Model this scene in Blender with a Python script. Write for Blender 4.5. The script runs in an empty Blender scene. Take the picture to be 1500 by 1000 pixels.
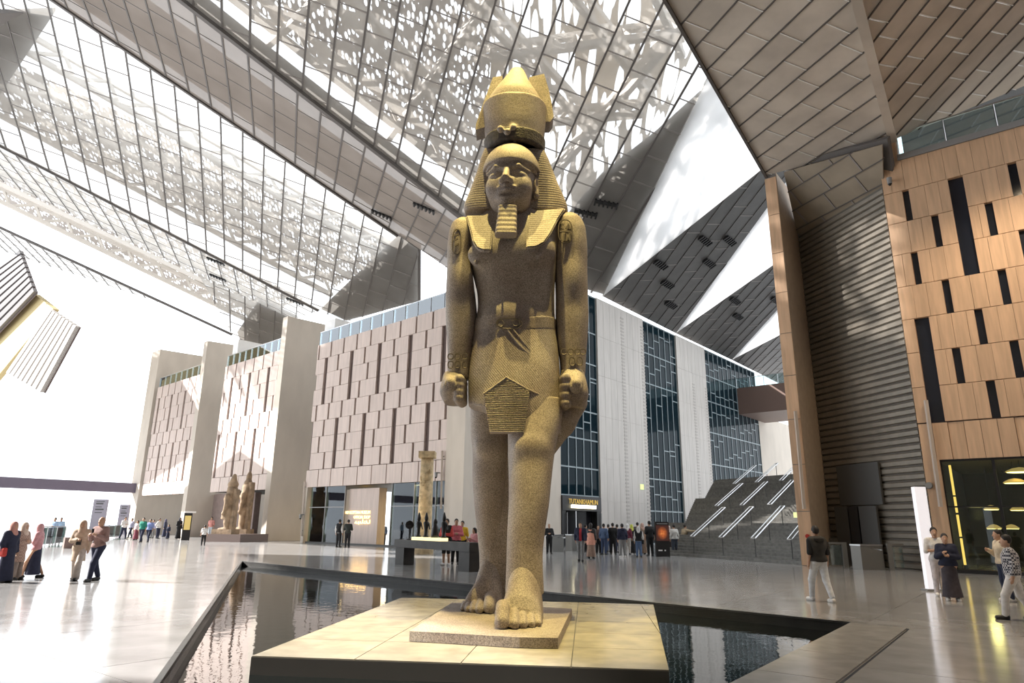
import bpy, bmesh, math, random
import numpy as np
from mathutils import Vector, Matrix

# ---------------------------------------------------------------- camera, world, sun, exposure
scene = bpy.context.scene
COL = scene.collection
FPX = 985.0                                   # focal length in pixels of a 1500 x 1000 frame
PITCH = math.atan(268.0 / FPX)
ROLL = 0.0118
CAM_H = 1.62
_fw = np.array([0, math.cos(PITCH), math.sin(PITCH)])
_up0 = np.array([0, -math.sin(PITCH), math.cos(PITCH)])
_rt0 = np.array([1.0, 0, 0])
_rt = _rt0 * math.cos(ROLL) + _up0 * math.sin(ROLL)
_up = -_rt0 * math.sin(ROLL) + _up0 * math.cos(ROLL)
EYE = np.array([0, 0, CAM_H])
cam_data = bpy.data.cameras.new('camera')
cam_data.sensor_width = 36.0
cam_data.lens = FPX / 1500.0 * 36.0
cam_data.clip_end = 800
cam = bpy.data.objects.new('camera', cam_data)
COL.objects.link(cam)
_m = Matrix.Identity(4)
for _i in range(3):
    _m[_i][0] = _rt[_i]; _m[_i][1] = _up[_i]; _m[_i][2] = -_fw[_i]; _m[_i][3] = EYE[_i]
cam.matrix_world = _m
scene.camera = cam

scene.view_settings.view_transform = 'Standard'
scene.view_settings.look = 'None'
scene.view_settings.gamma = 1.0
scene.view_settings.use_curve_mapping = False
scene.view_settings.exposure = 0.0

world = bpy.data.worlds.new('world')
scene.world = world
world.use_nodes = True
_bg = world.node_tree.nodes['Background']
_bg.inputs[0].default_value = (0.90, 0.95, 1.0, 1)
_bg.inputs[1].default_value = 2.6

def light(name, kind, loc, energy, color=(1, 1, 1), target=None, **kw):
    d = bpy.data.lights.new(name, kind)
    d.energy = energy; d.color = color
    for k, v in kw.items(): setattr(d, k, v)
    o = bpy.data.objects.new(name, d)
    o.location = loc
    if target is not None:
        o.rotation_euler = (Vector(target) - Vector(loc)).to_track_quat('-Z', 'Y').to_euler()
    COL.objects.link(o)
    return o
# the sun stands over the open entrance side of the hall
light('sun', 'SUN', (-60, -10, 60), 14.0, (1.0, 0.95, 0.90), target=(-60 + 0.83, -10 - 0.05, 60 - 0.555), angle=0.01)
# warm museum spots hung under the roof for the big statue
WARM = (1.0, 0.78, 0.27)
light('statue_spot', 'SPOT', (-1.8, 10.0, 22.5), 21000, WARM, target=(-0.1, 12.0, 4.5), spot_size=math.radians(25), spot_blend=0.6, shadow_soft_size=0.12)
light('statue_spot', 'SPOT', (2.6, 10.2, 22.5), 21000, WARM, target=(0.2, 12.0, 4.5), spot_size=math.radians(25), spot_blend=0.6, shadow_soft_size=0.12)

# warm wall washers under the roof for the tan wall and column
light('wall_washer', 'SPOT', (17.7, 20.4, 16.8), 2600, (1.0, 0.78, 0.52), target=(20.2, 25.3, 5.5), spot_size=math.radians(100), spot_blend=0.9, shadow_soft_size=0.4)
light('floor_fill', 'SPOT', (10.0, 15.0, 19.0), 8000, (1.0, 0.78, 0.50), target=(10.0, 15.0, 0.0), spot_size=math.radians(75), spot_blend=0.9, shadow_soft_size=0.3)  # unseen warm spot, added to warm the floor on this side
# ---------------------------------------------------------------- helpers
def ray(x, y):
    return _fw + _rt * ((x - 750.0) / FPX) + _up * ((500.0 - y) / FPX)
def at_z(x, y, z=0.0):                         # where a photo pixel meets the level z
    d = ray(x, y); return EYE + d * ((z - CAM_H) / d[2])
def at_Y(x, y, Y):
    d = ray(x, y); return EYE + d * (Y / d[1])
def az(deg):
    return np.array([math.sin(math.radians(deg)), math.cos(math.radians(deg)), 0.0])
UPV = np.array([0, 0, 1.0])
def plane(p, u, v):
    n = np.cross(u, v); n = n / np.linalg.norm(n)
    return (np.array(p, float), n)
def at_plane(x, y, pl):
    d = ray(x, y); return EYE + d * (((pl[0] - EYE) @ pl[1]) / (d @ pl[1]))
def pix(p):
    d = np.array(p) - EYE; k = d @ _fw
    return 750 + FPX * (d @ _rt) / k, 500 - FPX * (d @ _up) / k

def link(o, parent=None):
    COL.objects.link(o)
    if parent is not None: o.parent = parent
    return o
def mesh(name, verts, faces, mat=None, parent=None, smooth=False):
    me = bpy.data.meshes.new(name)
    me.from_pydata([tuple(map(float, v)) for v in verts], [], [tuple(map(int, f)) for f in faces])
    if mat is not None: me.materials.append(mat)
    if smooth: me.polygons.foreach_set('use_smooth', [True] * len(me.polygons))
    me.update()
    return link(bpy.data.objects.new(name, me), parent)
def inst(name, me, parent=None, loc=(0, 0, 0)):
    o = bpy.data.objects.new(name, me); o.location = loc
    return link(o, parent)
def empty(name, loc=(0, 0, 0), parent=None, rz=0.0):
    o = bpy.data.objects.new(name, None); o.location = loc; o.rotation_euler[2] = rz
    o.empty_display_size = 0.1
    return link(o, parent)
def tag(o, label=None, cat=None, group=None, kind=None):
    if label: o['label'] = label
    if cat: o['category'] = cat
    if group: o['group'] = group
    if kind: o['kind'] = kind
    return o
def struct(o, label=None):
    o['kind'] = 'structure'
    if label: o['label'] = label
    return o

class MB:
    """collects convex solids of one object"""
    def __init__(s): s.v = []; s.f = []
    def add(s, v, f):
        n = len(s.v); s.v += [tuple(map(float, p)) for p in v]; s.f += [tuple(i + n for i in q) for q in f]; return s
    def obox(s, c, u, v, w):                   # centre and three half-axis vectors
        c, u, v, w = (np.array(a, float) for a in (c, u, v, w))
        P = [c + a * u + b * v + d * w for d in (-1, 1) for b in (-1, 1) for a in (-1, 1)]
        F = [(0, 2, 3, 1), (4, 5, 7, 6), (0, 1, 5, 4), (2, 6, 7, 3), (0, 4, 6, 2), (1, 3, 7, 5)]
        if np.dot(np.cross(u, v), w) < 0: F = [q[::-1] for q in F]
        return s.add(P, F)
    def box(s, lo, hi):
        lo = np.array(lo, float); hi = np.array(hi, float); h = (hi - lo) / 2
        return s.obox((lo + hi) / 2, (h[0], 0, 0), (0, h[1], 0), (0, 0, h[2]))
    def prism(s, poly, off):                   # polygon (3d points) swept by the vector off
        P = [np.array(p, float) for p in poly]; off = np.array(off, float); n = len(P)
        nn = sum(np.cross(P[i] - P[0], P[(i + 1) % n] - P[0]) for i in range(n))
        flip = np.dot(nn, off) > 0
        F = [tuple(range(n)), tuple(range(2 * n - 1, n - 1, -1))] + [(i, i + n, (i + 1) % n + n, (i + 1) % n) for i in range(n)]
        if flip: F = [q[::-1] for q in F]
        return s.add(P + [p + off for p in P], F)
    def bar(s, a, b, w, h=None, side=None):    # square bar between two points
        a = np.array(a, float); b = np.array(b, float); h = w if h is None else h
        d = b - a; L = np.linalg.norm(d); d = d / L
        up = UPV if abs(d[2]) < 0.95 else np.array([0, 1.0, 0])
        if side is not None: up = np.array(side, float)
        r = np.cross(d, up); r /= np.linalg.norm(r); q = np.cross(r, d)
        return s.obox((a + b) / 2, d * L / 2, r * w / 2, q * h / 2)
    def tube(s, a, b, ra, rb=None, n=10, cap=True):
        a = np.array(a, float); b = np.array(b, float); rb = ra if rb is None else rb
        d = b - a; d = d / np.linalg.norm(d)
        up = UPV if abs(d[2]) < 0.95 else np.array([0, 1.0, 0])
        r = np.cross(d, up); r /= np.linalg.norm(r); q = np.cross(d, r)
        P = []
        for c, rr in ((a, ra), (b, rb)):
            P += [c + rr * (math.cos(2 * math.pi * i / n) * r + math.sin(2 * math.pi * i / n) * q) for i in range(n)]
        F = [(i, (i + 1) % n, (i + 1) % n + n, i + n) for i in range(n)]
        if cap: F += [tuple(range(n - 1, -1, -1)), tuple(range(n, 2 * n))]
        return s.add(P, F)
    def lathe(s, prof, c=(0, 0, 0), n=16):
        P = []; F = []
        for r, z in prof:
            P += [(c[0] + r * math.cos(2 * math.pi * i / n), c[1] + r * math.sin(2 * math.pi * i / n), c[2] + z) for i in range(n)]
        m = len(prof)
        for k in range(m - 1):
            F += [(k * n + i, k * n + (i + 1) % n, (k + 1) * n + (i + 1) % n, (k + 1) * n + i) for i in range(n)]
        F += [tuple(range(n - 1, -1, -1)), tuple(range((m - 1) * n, m * n))]
        return s.add(P, F)
    def build(s, name, mat=None, parent=None, smooth=False):
        return mesh(name, s.v, s.f, mat, parent, smooth)

# ---------------------------------------------------------------- materials
def mat_nodes(name):
    m = bpy.data.materials.new(name); m.use_nodes = True
    nt = m.node_tree; b = nt.nodes['Principled BSDF']
    return m, nt, b
def pbr(name, color, rough=0.6, metal=0.0, var=0.0, scale=3.0, stretch=(1, 1, 1), bump=0.0, bscale=30.0, spec=0.5,
        color2=None, emit=None, estr=0.0, detail=4.0, rvar=0.0):
    m, nt, b = mat_nodes(name)
    b.inputs['Base Color'].default_value = (*color, 1)
    b.inputs['Roughness'].default_value = rough
    b.inputs['Metallic'].default_value = metal
    b.inputs['Specular IOR Level'].default_value = spec
    if emit is not None:
        b.inputs['Emission Color'].default_value = (*emit, 1); b.inputs['Emission Strength'].default_value = estr
    if var or color2 or bump or rvar:
        tc = nt.nodes.new('ShaderNodeTexCoord'); mp = nt.nodes.new('ShaderNodeMapping')
        geo = nt.nodes.new('ShaderNodeNewGeometry')
        nt.links.new(geo.outputs['Position'], mp.inputs['Vector'])
        mp.inputs['Scale'].default_value = stretch
    if var or color2 or rvar:
        no = nt.nodes.new('ShaderNodeTexNoise'); no.inputs['Scale'].default_value = scale; no.inputs['Detail'].default_value = detail
        nt.links.new(mp.outputs[0], no.inputs['Vector'])
        cr = nt.nodes.new('ShaderNodeValToRGB')
        c2 = color2 if color2 else tuple(c * (1 - var) for c in color)
        c1 = color if color2 else tuple(min(1, c * (1 + var)) for c in color)
        cr.color_ramp.elements[0].position = 0.35; cr.color_ramp.elements[0].color = (*c2, 1)
        cr.color_ramp.elements[1].position = 0.65; cr.color_ramp.elements[1].color = (*c1, 1)
        nt.links.new(no.outputs[0], cr.inputs[0])
        oi = nt.nodes.new('ShaderNodeObjectInfo')      # pieces of one batch differ a little from one another
        mm = nt.nodes.new('ShaderNodeMapRange'); mm.inputs[3].default_value = 1 - var * 0.5; mm.inputs[4].default_value = 1 + var * 0.5
        nt.links.new(oi.outputs['Random'], mm.inputs[0])
        mx = nt.nodes.new('ShaderNodeVectorMath'); mx.operation = 'SCALE'
        nt.links.new(cr.outputs[0], mx.inputs[0]); nt.links.new(mm.outputs[0], mx.inputs['Scale'])
        nt.links.new(mx.outputs[0], b.inputs['Base Color'])
        if rvar:
            mr = nt.nodes.new('ShaderNodeMapRange'); mr.inputs[3].default_value = max(0, rough - rvar); mr.inputs[4].default_value = rough + rvar
            nt.links.new(no.outputs[0], mr.inputs[0]); nt.links.new(mr.outputs[0], b.inputs['Roughness'])
    if bump:
        n2 = nt.nodes.new('ShaderNodeTexNoise'); n2.inputs['Scale'].default_value = bscale; n2.inputs['Detail'].default_value = 3
        nt.links.new(mp.outputs[0], n2.inputs['Vector'])
        bp = nt.nodes.new('ShaderNodeBump'); bp.inputs['Strength'].default_value = bump; bp.inputs['Distance'].default_value = 0.05
        nt.links.new(n2.outputs[0], bp.inputs['Height']); nt.links.new(bp.outputs[0], b.inputs['Normal'])
    return m
def glow(name, color, strength):
    m = bpy.data.materials.new(name); m.use_nodes = True; nt = m.node_tree
    nt.nodes.clear(); e = nt.nodes.new('ShaderNodeEmission'); o = nt.nodes.new('ShaderNodeOutputMaterial')
    e.inputs[0].default_value = (*color, 1); e.inputs[1].default_value = strength
    nt.links.new(e.outputs[0], o.inputs[0]); return m
def perforated(name, color, open_part, through=0.35, front=1.0):
    """thin perforated sheet: open_part of it is hole, the rest is a pale sheet that glows a little when lit from behind"""
    m = bpy.data.materials.new(name); m.use_nodes = True; nt = m.node_tree; nt.nodes.clear()
    o = nt.nodes.new('ShaderNodeOutputMaterial'); tr = nt.nodes.new('ShaderNodeBsdfTransparent')
    di = nt.nodes.new('ShaderNodeBsdfDiffuse'); tl = nt.nodes.new('ShaderNodeBsdfTranslucent')
    geo = nt.nodes.new('ShaderNodeNewGeometry'); no = nt.nodes.new('ShaderNodeTexNoise'); no.inputs['Scale'].default_value = 0.35
    nt.links.new(geo.outputs['Position'], no.inputs['Vector'])
    cr = nt.nodes.new('ShaderNodeValToRGB')
    cr.color_ramp.elements[0].position = .3; cr.color_ramp.elements[0].color = (*[c * .82 for c in color], 1)
    cr.color_ramp.elements[1].position = .7; cr.color_ramp.elements[1].color = (*color, 1)
    nt.links.new(no.outputs[0], cr.inputs[0])
    fm = nt.nodes.new('ShaderNodeVectorMath'); fm.operation = 'SCALE'; fm.inputs['Scale'].default_value = front     # dark metal face, pale edges of the holes
    nt.links.new(cr.outputs[0], fm.inputs[0]); nt.links.new(fm.outputs[0], di.inputs[0]); nt.links.new(cr.outputs[0], tl.inputs[0])
    m1 = nt.nodes.new('ShaderNodeMixShader'); m1.inputs[0].default_value = through
    nt.links.new(di.outputs[0], m1.inputs[1]); nt.links.new(tl.outputs[0], m1.inputs[2])
    m2 = nt.nodes.new('ShaderNodeMixShader'); m2.inputs[0].default_value = open_part
    nt.links.new(m1.outputs[0], m2.inputs[1]); nt.links.new(tr.outputs[0], m2.inputs[2])
    nt.links.new(m2.outputs[0], o.inputs[0]); return m
def holed(name, color, scale, size, stretch=(1, 1, 1)):
    """roof sheet with punched holes"""
    m = bpy.data.materials.new(name); m.use_nodes = True; nt = m.node_tree; nt.nodes.clear()
    o = nt.nodes.new('ShaderNodeOutputMaterial'); tr = nt.nodes.new('ShaderNodeBsdfTransparent'); di = nt.nodes.new('ShaderNodeBsdfDiffuse')
    di.inputs[0].default_value = (*color, 1)
    geo = nt.nodes.new('ShaderNodeNewGeometry'); vo = nt.nodes.new('ShaderNodeTexVoronoi'); vo.inputs['Scale'].default_value = scale
    vo.inputs['Randomness'].default_value = 0.55
    mp = nt.nodes.new('ShaderNodeMapping'); mp.inputs['Scale'].default_value = stretch; mp.inputs['Rotation'].default_value = (0, 0, math.radians(-19))
    nt.links.new(geo.outputs['Position'], mp.inputs[0]); nt.links.new(mp.outputs[0], vo.inputs['Vector'])
    lt = nt.nodes.new('ShaderNodeMath'); lt.operation = 'LESS_THAN'; lt.inputs[1].default_value = size
    nt.links.new(vo.outputs['Distance'], lt.inputs[0])
    mx = nt.nodes.new('ShaderNodeMixShader'); nt.links.new(lt.outputs[0], mx.inputs[0])
    nt.links.new(di.outputs[0], mx.inputs[1]); nt.links.new(tr.outputs[0], mx.inputs[2]); nt.links.new(mx.outputs[0], o.inputs[0])
    return m
def glass(name, tint=(0.8, 0.9, 0.9), clear=0.85, rough=0.02):
    m = bpy.data.materials.new(name); m.use_nodes = True; nt = m.node_tree; nt.nodes.clear()
    o = nt.nodes.new('ShaderNodeOutputMaterial'); tr = nt.nodes.new('ShaderNodeBsdfTransparent'); gl = nt.nodes.new('ShaderNodeBsdfGlossy')
    tr.inputs[0].default_value = (*tint, 1); gl.inputs['Roughness'].default_value = rough; gl.inputs[0].default_value = (.9, .95, 1, 1)
    fr = nt.nodes.new('ShaderNodeFresnel'); fr.inputs[0].default_value = 1.5
    mr = nt.nodes.new('ShaderNodeMapRange'); mr.inputs[3].default_value = 1 - clear; mr.inputs[4].default_value = 1.0
    nt.links.new(fr.outputs[0], mr.inputs[0])
    mx = nt.nodes.new('ShaderNodeMixShader'); nt.links.new(mr.outputs[0], mx.inputs[0])
    nt.links.new(tr.outputs[0], mx.inputs[1]); nt.links.new(gl.outputs[0], mx.inputs[2]); nt.links.new(mx.outputs[0], o.inputs[0])
    return m

M = {}
M['pink_stone'] = pbr('pink_stone', (0.60, 0.50, 0.45), 0.7, var=0.07, scale=1.2, stretch=(4, 4, 0.5))
M['tan_stone'] = pbr('tan_stone', (0.62, 0.41, 0.26), 0.65, var=0.10, scale=1.6, stretch=(4, 4, 0.4))
M['concrete'] = pbr('concrete', (0.55, 0.49, 0.42), 0.75, var=0.05, scale=0.8, stretch=(1, 1, 0.4))
M['slot'] = pbr('slot', (0.10, 0.065, 0.055), 0.7)
M['recess_blue'] = pbr('recess_blue', (0.015, 0.02, 0.035), 0.15, spec=0.6)
M['floor'] = pbr('floor', (0.36, 0.355, 0.35), 0.13, var=0.12, scale=1.5, rvar=0.04)
M['joint'] = pbr('joint', (0.18, 0.175, 0.17), 0.5)
M['black'] = pbr('black', (0.012, 0.012, 0.013), 0.45)
M['black_gloss'] = pbr('black_gloss', (0.01, 0.01, 0.012), 0.12)
M['dark_grey'] = pbr('dark_grey', (0.07, 0.07, 0.068), 0.5)
M['mid_grey'] = pbr('mid_grey', (0.25, 0.25, 0.25), 0.5)
M['steel'] = pbr('steel', (0.55, 0.56, 0.57), 0.3, metal=0.9)
M['white'] = pbr('white', (0.85, 0.85, 0.84), 0.6)
M['pool_stone'] = pbr('pool_stone', (0.055, 0.055, 0.05), 0.35, var=0.1)
M['coping'] = pbr('coping', (0.34, 0.33, 0.31), 0.2, var=0.1)
M['water'] = pbr('water', (0.006, 0.008, 0.008), 0.015, bump=0.05, bscale=4.0, spec=0.6)
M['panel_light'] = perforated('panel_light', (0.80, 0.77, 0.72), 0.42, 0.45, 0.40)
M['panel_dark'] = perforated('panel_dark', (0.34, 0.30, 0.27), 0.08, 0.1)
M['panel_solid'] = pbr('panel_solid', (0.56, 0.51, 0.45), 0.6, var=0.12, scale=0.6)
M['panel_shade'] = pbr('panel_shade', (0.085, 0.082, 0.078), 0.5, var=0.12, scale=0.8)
M['grid'] = pbr('grid', (0.10, 0.09, 0.085), 0.5)
M['truss'] = pbr('truss', (0.62, 0.58, 0.53), 0.6)
M['deck'] = pbr('deck', (0.14, 0.13, 0.125), 0.8)
M['roof_sheet'] = holed('roof_sheet', (0.5, 0.47, 0.45), 1.8, 0.40, (1.7, .75, .75))
M['roof_lattice'] = holed('roof_lattice', (0.62, 0.56, 0.48), 1.0, 0.50, (1.5, .22, .22))
M['white_skin'] = perforated('white_skin', (0.92, 0.92, 0.92), 0.0, 0.6)
M['glass'] = glass('glass')
M['shop_glass'] = glass('shop_glass', (0.72, 0.82, 0.78), 0.985)
M['dark_glass'] = pbr('dark_glass', (0.006, 0.016, 0.022), 0.05, spec=0.3)
M['dark_glass'].node_tree.nodes['Principled BSDF'].inputs['IOR'].default_value = 1.16
M['mullion'] = pbr('mullion', (0.20, 0.25, 0.27), 0.4)
M['fin_stone'] = pbr('fin_stone', (0.50, 0.465, 0.43), 0.55, var=0.06, scale=1.0, stretch=(3, 3, .4))
M['warm_glow'] = glow('warm_glow', (1.0, 0.68, 0.22), 8.0)
M['recess_shade'] = pbr('recess_shade', (.24, .20, .15), .55, var=.12, scale=.8)  # recess soffit panels, their shade put into the colour
M['rim'] = pbr('rim', (0.22, 0.20, 0.19), 0.5)
M['white_glow'] = glow('white_glow', (1.0, 0.98, 0.95), 3.0)
# ---------------------------------------------------------------- polygon tools
def clip_half(poly, a, n):                      # keep the side where (p - a) . n >= 0
    out = []
    for i in range(len(poly)):
        p, q = poly[i], poly[(i + 1) % len(poly)]
        dp, dq = (p[0] - a[0]) * n[0] + (p[1] - a[1]) * n[1], (q[0] - a[0]) * n[0] + (q[1] - a[1]) * n[1]
        if dp >= 0: out.append(p)
        if (dp >= 0) != (dq >= 0):
            t = dp / (dp - dq); out.append((p[0] + t * (q[0] - p[0]), p[1] + t * (q[1] - p[1])))
    return out
def area2(poly):
    return 0.5 * sum(poly[i][0] * poly[(i + 1) % len(poly)][1] - poly[(i + 1) % len(poly)][0] * poly[i][1] for i in range(len(poly)))
def ccw(poly): return poly if area2(poly) > 0 else poly[::-1]
def clip_in(poly, conv):
    conv = ccw(conv)
    for i in range(len(conv)):
        a, b = conv[i], conv[(i + 1) % len(conv)]
        poly = clip_half(poly, a, (-(b[1] - a[1]), b[0] - a[0]))
        if len(poly) < 3: return []
    return poly
def cut_out(poly, conv):                        # poly minus the convex hole: a list of convex pieces
    conv = ccw(conv); res = []
    for i in range(len(conv)):
        a, b = conv[i], conv[(i + 1) % len(conv)]; n = (-(b[1] - a[1]), b[0] - a[0])
        o = clip_half(poly, a, (-n[0], -n[1]))
        if len(o) >= 3 and abs(area2(o)) > 1e-4: res.append(o)
        poly = clip_half(poly, a, n)
        if len(poly) < 3: break
    return res

# ---------------------------------------------------------------- floor and pool
PL = at_z(355, 822)[:2]; PR = at_z(1245, 912)[:2]
_e = at_z(1070, 1000)[:2]; _l = at_z(235, 1000)[:2]
def _to_y(p, q, y): t = (y - p[1]) / (q[1] - p[1]); return p + (q - p) * t
PN = _to_y(PR, _e, 4.2); PM = _to_y(PL, _l, 4.2)
POOL = [tuple(PL), tuple(PM), tuple(PN), tuple(PR)]
_rd = (PR - _e) / np.linalg.norm(PR - _e)                     # right kerb direction
_rn = np.array([_rd[1], -_rd[0]])                             # pointing away from the pool
KERB = 0.95
_fd = (PR - PL) / np.linalg.norm(PR - PL)
# the hole in the floor is the pool and the stone kerb strip on its right-hand side
_x = KERB / (_fd @ _rn)
HOLE = [tuple(PL), tuple(PM), tuple(PN + _rn * KERB * 1.02), tuple(PR + _fd * _x * 1.0)]
FA, FB = az(-52.5), az(37.5)
floor_base = MB()
for piece in cut_out([(-140, -25), (75, -25), (75, 175), (-140, 175)], HOLE):
    floor_base.prism([(p[0], p[1], -0.012) for p in ccw(piece)], (0, 0, -0.3))
floor = struct(floor_base.build('floor', M['floor']), 'polished grey stone floor of the museum hall')
cells = []
TS = 3.0
for i in range(-30, 30):
    for j in range(-12, 34):
        c = FA[:2] * (i + .5) * TS + FB[:2] * (j + .5) * TS + np.array([0.6, 0.4])
        r = math.hypot(*c)
        if c[1] < 2 or r > 62: continue
        x, y = pix((c[0], c[1], 0))
        if -150 < x < 1650 and y < 1150: cells.append((r, c))
cells.sort(key=lambda t: t[0])
_h = TS / 2 - 0.008
tile_full = None
n_t = 0
for r, c in cells:
    q = [tuple(c + FA[:2] * a * _h + FB[:2] * b * _h) for a, b in ((-1, -1), (1, -1), (1, 1), (-1, 1))]
    pieces = cut_out(q, HOLE)
    if not pieces or n_t >= 290: continue
    tot = sum(abs(area2(p)) for p in pieces)
    if abs(tot - abs(area2(q))) < 1e-3:
        if tile_full is None:
            tile_full = MB().prism([(*(FA[:2] * a * _h + FB[:2] * b * _h), 0) for a, b in ((-1, -1), (1, -1), (1, 1), (-1, 1))], (0, 0, -0.02)).build('floor_slab', M['floor'], floor)
            tile_full.location = (c[0], c[1], 0)
        else:
            inst('floor_slab', tile_full.data, floor, (c[0], c[1], 0))
    else:
        mb = MB()
        for p in pieces: mb.prism([(v[0], v[1], 0) for v in ccw(p)], (0, 0, -0.02))
        mb.build('floor_slab', M['floor'], floor)
    n_t += 1
WATER_Z = -0.18
pool = MB()
pool.prism([(p[0], p[1], -0.75) for p in ccw(POOL)], (0, 0, -0.1))
for i in range(4):
    a, b = np.array(ccw(POOL)[i]), np.array(ccw(POOL)[(i + 1) % 4]); d = (b - a) / np.linalg.norm(b - a); n = np.array([d[1], -d[0]])
    pool.prism([(*a, -0.02), (*b, -0.02), (*(b + n * .12), -0.02), (*(a + n * .12), -0.02)], (0, 0, -0.8))
pool = struct(pool.build('pool_basin', M['pool_stone']), 'black stone basin of the reflecting pool')
struct(mesh('pool_water', [(p[0], p[1], WATER_Z) for p in ccw(POOL)], [(0, 1, 2, 3)], M['water']), 'still dark water of the reflecting pool')
kerb = MB()
kerb.prism([(*p, -0.3) for p in (PR, PR + _rn * (KERB - .05), PN + _rn * (KERB - .05), PN)], (0, 0, 0.28))
kerb = struct(kerb.build('pool_kerb', M['joint']))
L_ = np.linalg.norm(PN - PR); s = 0.0; k = 0
while s < L_ - 0.2:
    e = min(L_, s + 1.75)
    a, b = PR - _rd * (s + .008), PR - _rd * (e - .008)
    MB().prism([(*p, 0.004) for p in (a, b, b + _rn * (KERB - .06), a + _rn * (KERB - .06))], (0, 0, -0.05)).build('kerb_stone', M['coping'], kerb)
    s = e
# black ledge strips along the other two long sides
for (a, b) in ((PL, PR), (PL, PM)):
    d = (b - a) / np.linalg.norm(b - a); n = np.array([d[1], -d[0]])
    if n @ (np.array([0, 12.0]) - a) > 0: n = -n
    L2_ = np.linalg.norm(b - a); s = 0
    while s < L2_ - .1:
        e = min(L2_, s + 2.4)
        p0, p1 = a + d * (s + .006), a + d * (e - .006)
        MB().prism([(*p, 0.012) for p in (p0, p1, p1 + n * .07, p0 + n * .07)], (0, 0, -0.06)).build('edge_stone', M['pool_stone'], kerb)
        s = e

# ---------------------------------------------------------------- panelled shop wall (bays along one plane)
WO = at_z(448, 795); WA = az(-47.5); WR = -WA; WN = np.array([WR[1], -WR[0], 0])      # WN points into the hall
if WN @ (-WO) < 0: WN = -WN
def wp(s, z, o=0.0): return WO + WR * s + WN * o + UPV * z
def wall_box(mb, s0, s1, z0, z1, o0, o1, P=wp):
    c = (np.array(P(s0, z0, o0)) + np.array(P(s1, z1, o1))) / 2
    hs = (np.array(P(s1, z0, o0)) - P(s0, z0, o0)) / 2; hz = np.array([0, 0, (z1 - z0) / 2]); ho = (np.array(P(s0, z0, o1)) - P(s0, z0, o0)) / 2
    return mb.obox(c, hs, ho, hz)
Z0, Z1, Z2 = 4.40, 5.80, 17.1

def panel_wall(name, label, s0, s1, rows, zlo, zhi, P, mat, long_cols, cuts, back_mat, gap_short=.22, gap_long=.5, deep=.16, joints=None, parent=None):
    """rows of stone panels standing proud of a dark wall; cuts(row) gives (s, width) gaps"""
    back = MB(); wall_box(back, s0, s1, zlo, zhi, -0.6, -deep, P)
    w = back.build(name, back_mat)
    struct(w, label)
    cache = {}
    dz = (zhi - zlo) / rows
    for r in range(rows):
        z1 = zhi - r * dz - .012; z0 = zhi - (r + 1) * dz + .012
        edges = sorted(cuts(r)); s = s0
        segs = []
        for c, g in edges:
            if c - g / 2 > s + .05: segs.append((s, c - g / 2))
            s = max(s, c + g / 2)
        if s1 > s + .05: segs.append((s, s1))
        for a, b in segs:
            key = round(b - a, 2)
            if key not in cache:
                mb = MB(); wall_box(mb, -key / 2, key / 2, -(z1 - z0) / 2, (z1 - z0) / 2, -deep - .01, 0, lambda q, z, o=0: np.array(P(q, z, o)) - P(0, 0, 0))
                o = mb.build('stone_panel', mat, w); cache[key] = o.data
                o.location = tuple(P((a + b) / 2, (z0 + z1) / 2))
            else:
                inst('stone_panel', cache[key], w, tuple(P((a + b) / 2, (z0 + z1) / 2)))
    return w
def bay_cuts(s0, s1, per, ph):
    def f(r):
        c = []
        n = int((s1 - s0) / per) + 3
        for i in range(-1, n):
            b = s0 + ph + i * per
            if r in (1, 2, 3):
                c.append((b, .50)); c.append((b + per * (.48, .62, .36)[r - 1], .24))
                if r == 2: pass
            elif r in (5, 6, 7):
                bb = b - per * .38
                c.append((bb, .50)); c.append((bb + per * (.5, .36, .62)[r - 5], .24))
            elif r == 0: c += [(b + per * .16, .2), (b + per * .66, .2)]
            elif r == 4: c += [(b + per * .26, .24), (b + per * .76, .24)]
            else: c += [(b + per * .12, .2), (b + per * .62, .2)]
        return [q for q in c if s0 + .05 < q[0] < s1 - .05]
    return f
def bay(name, label, s0, s1, ztop, per, ph):
    w = panel_wall(name, label, s0, s1, 8, Z1, ztop, wp, M['pink_stone'], None, bay_cuts(s0, s1, per, ph), M['slot'])
    # lintel row of upright slabs
    n = max(2, round((s1 - s0) / (per / 2)))
    st = (s1 - s0) / n
    mb = MB(); wall_box(mb, s0, s1, Z0, Z1, -.6, -.16); par = struct(mb.build('wall_lintel', M['slot']))
    o0 = None
    for i in range(n):
        a = s0 + i * st + (.05 if i else 0); b = s0 + (i + 1) * st - (.05 if i < n - 1 else 0)
        m2 = MB(); wall_box(m2, a, b, Z0, Z1 - .03, -.17, 0); m2.build('stone_panel', M['pink_stone'], par)
    return w
def balustrade(name, a, b, h, n, label, mat_coping=None, group='glass terrace balustrades'):
    a = np.array(a, float); b = np.array(b, float); d = (b - a) / n
    root = empty(name, tuple(a)); tag(root, label, 'balustrade', group)
    k = np.linalg.norm(d); u = d / k
    for i in range(n):
        p = a + d * i - a
        MB().prism([p + u * .04, p + u * (k - .04), p + u * (k - .04) + UPV * h, p + u * .04 + UPV * h], np.cross(u, UPV) * .03).build('glass_pane', M['glass'], root)
        MB().bar(p, p + UPV * h, .06).build('post', M['steel'], root)
    MB().bar((0, 0, h + .03), b - a + UPV * (h + .03), .07).build('rail', M['steel'], root)
    return root

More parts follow.
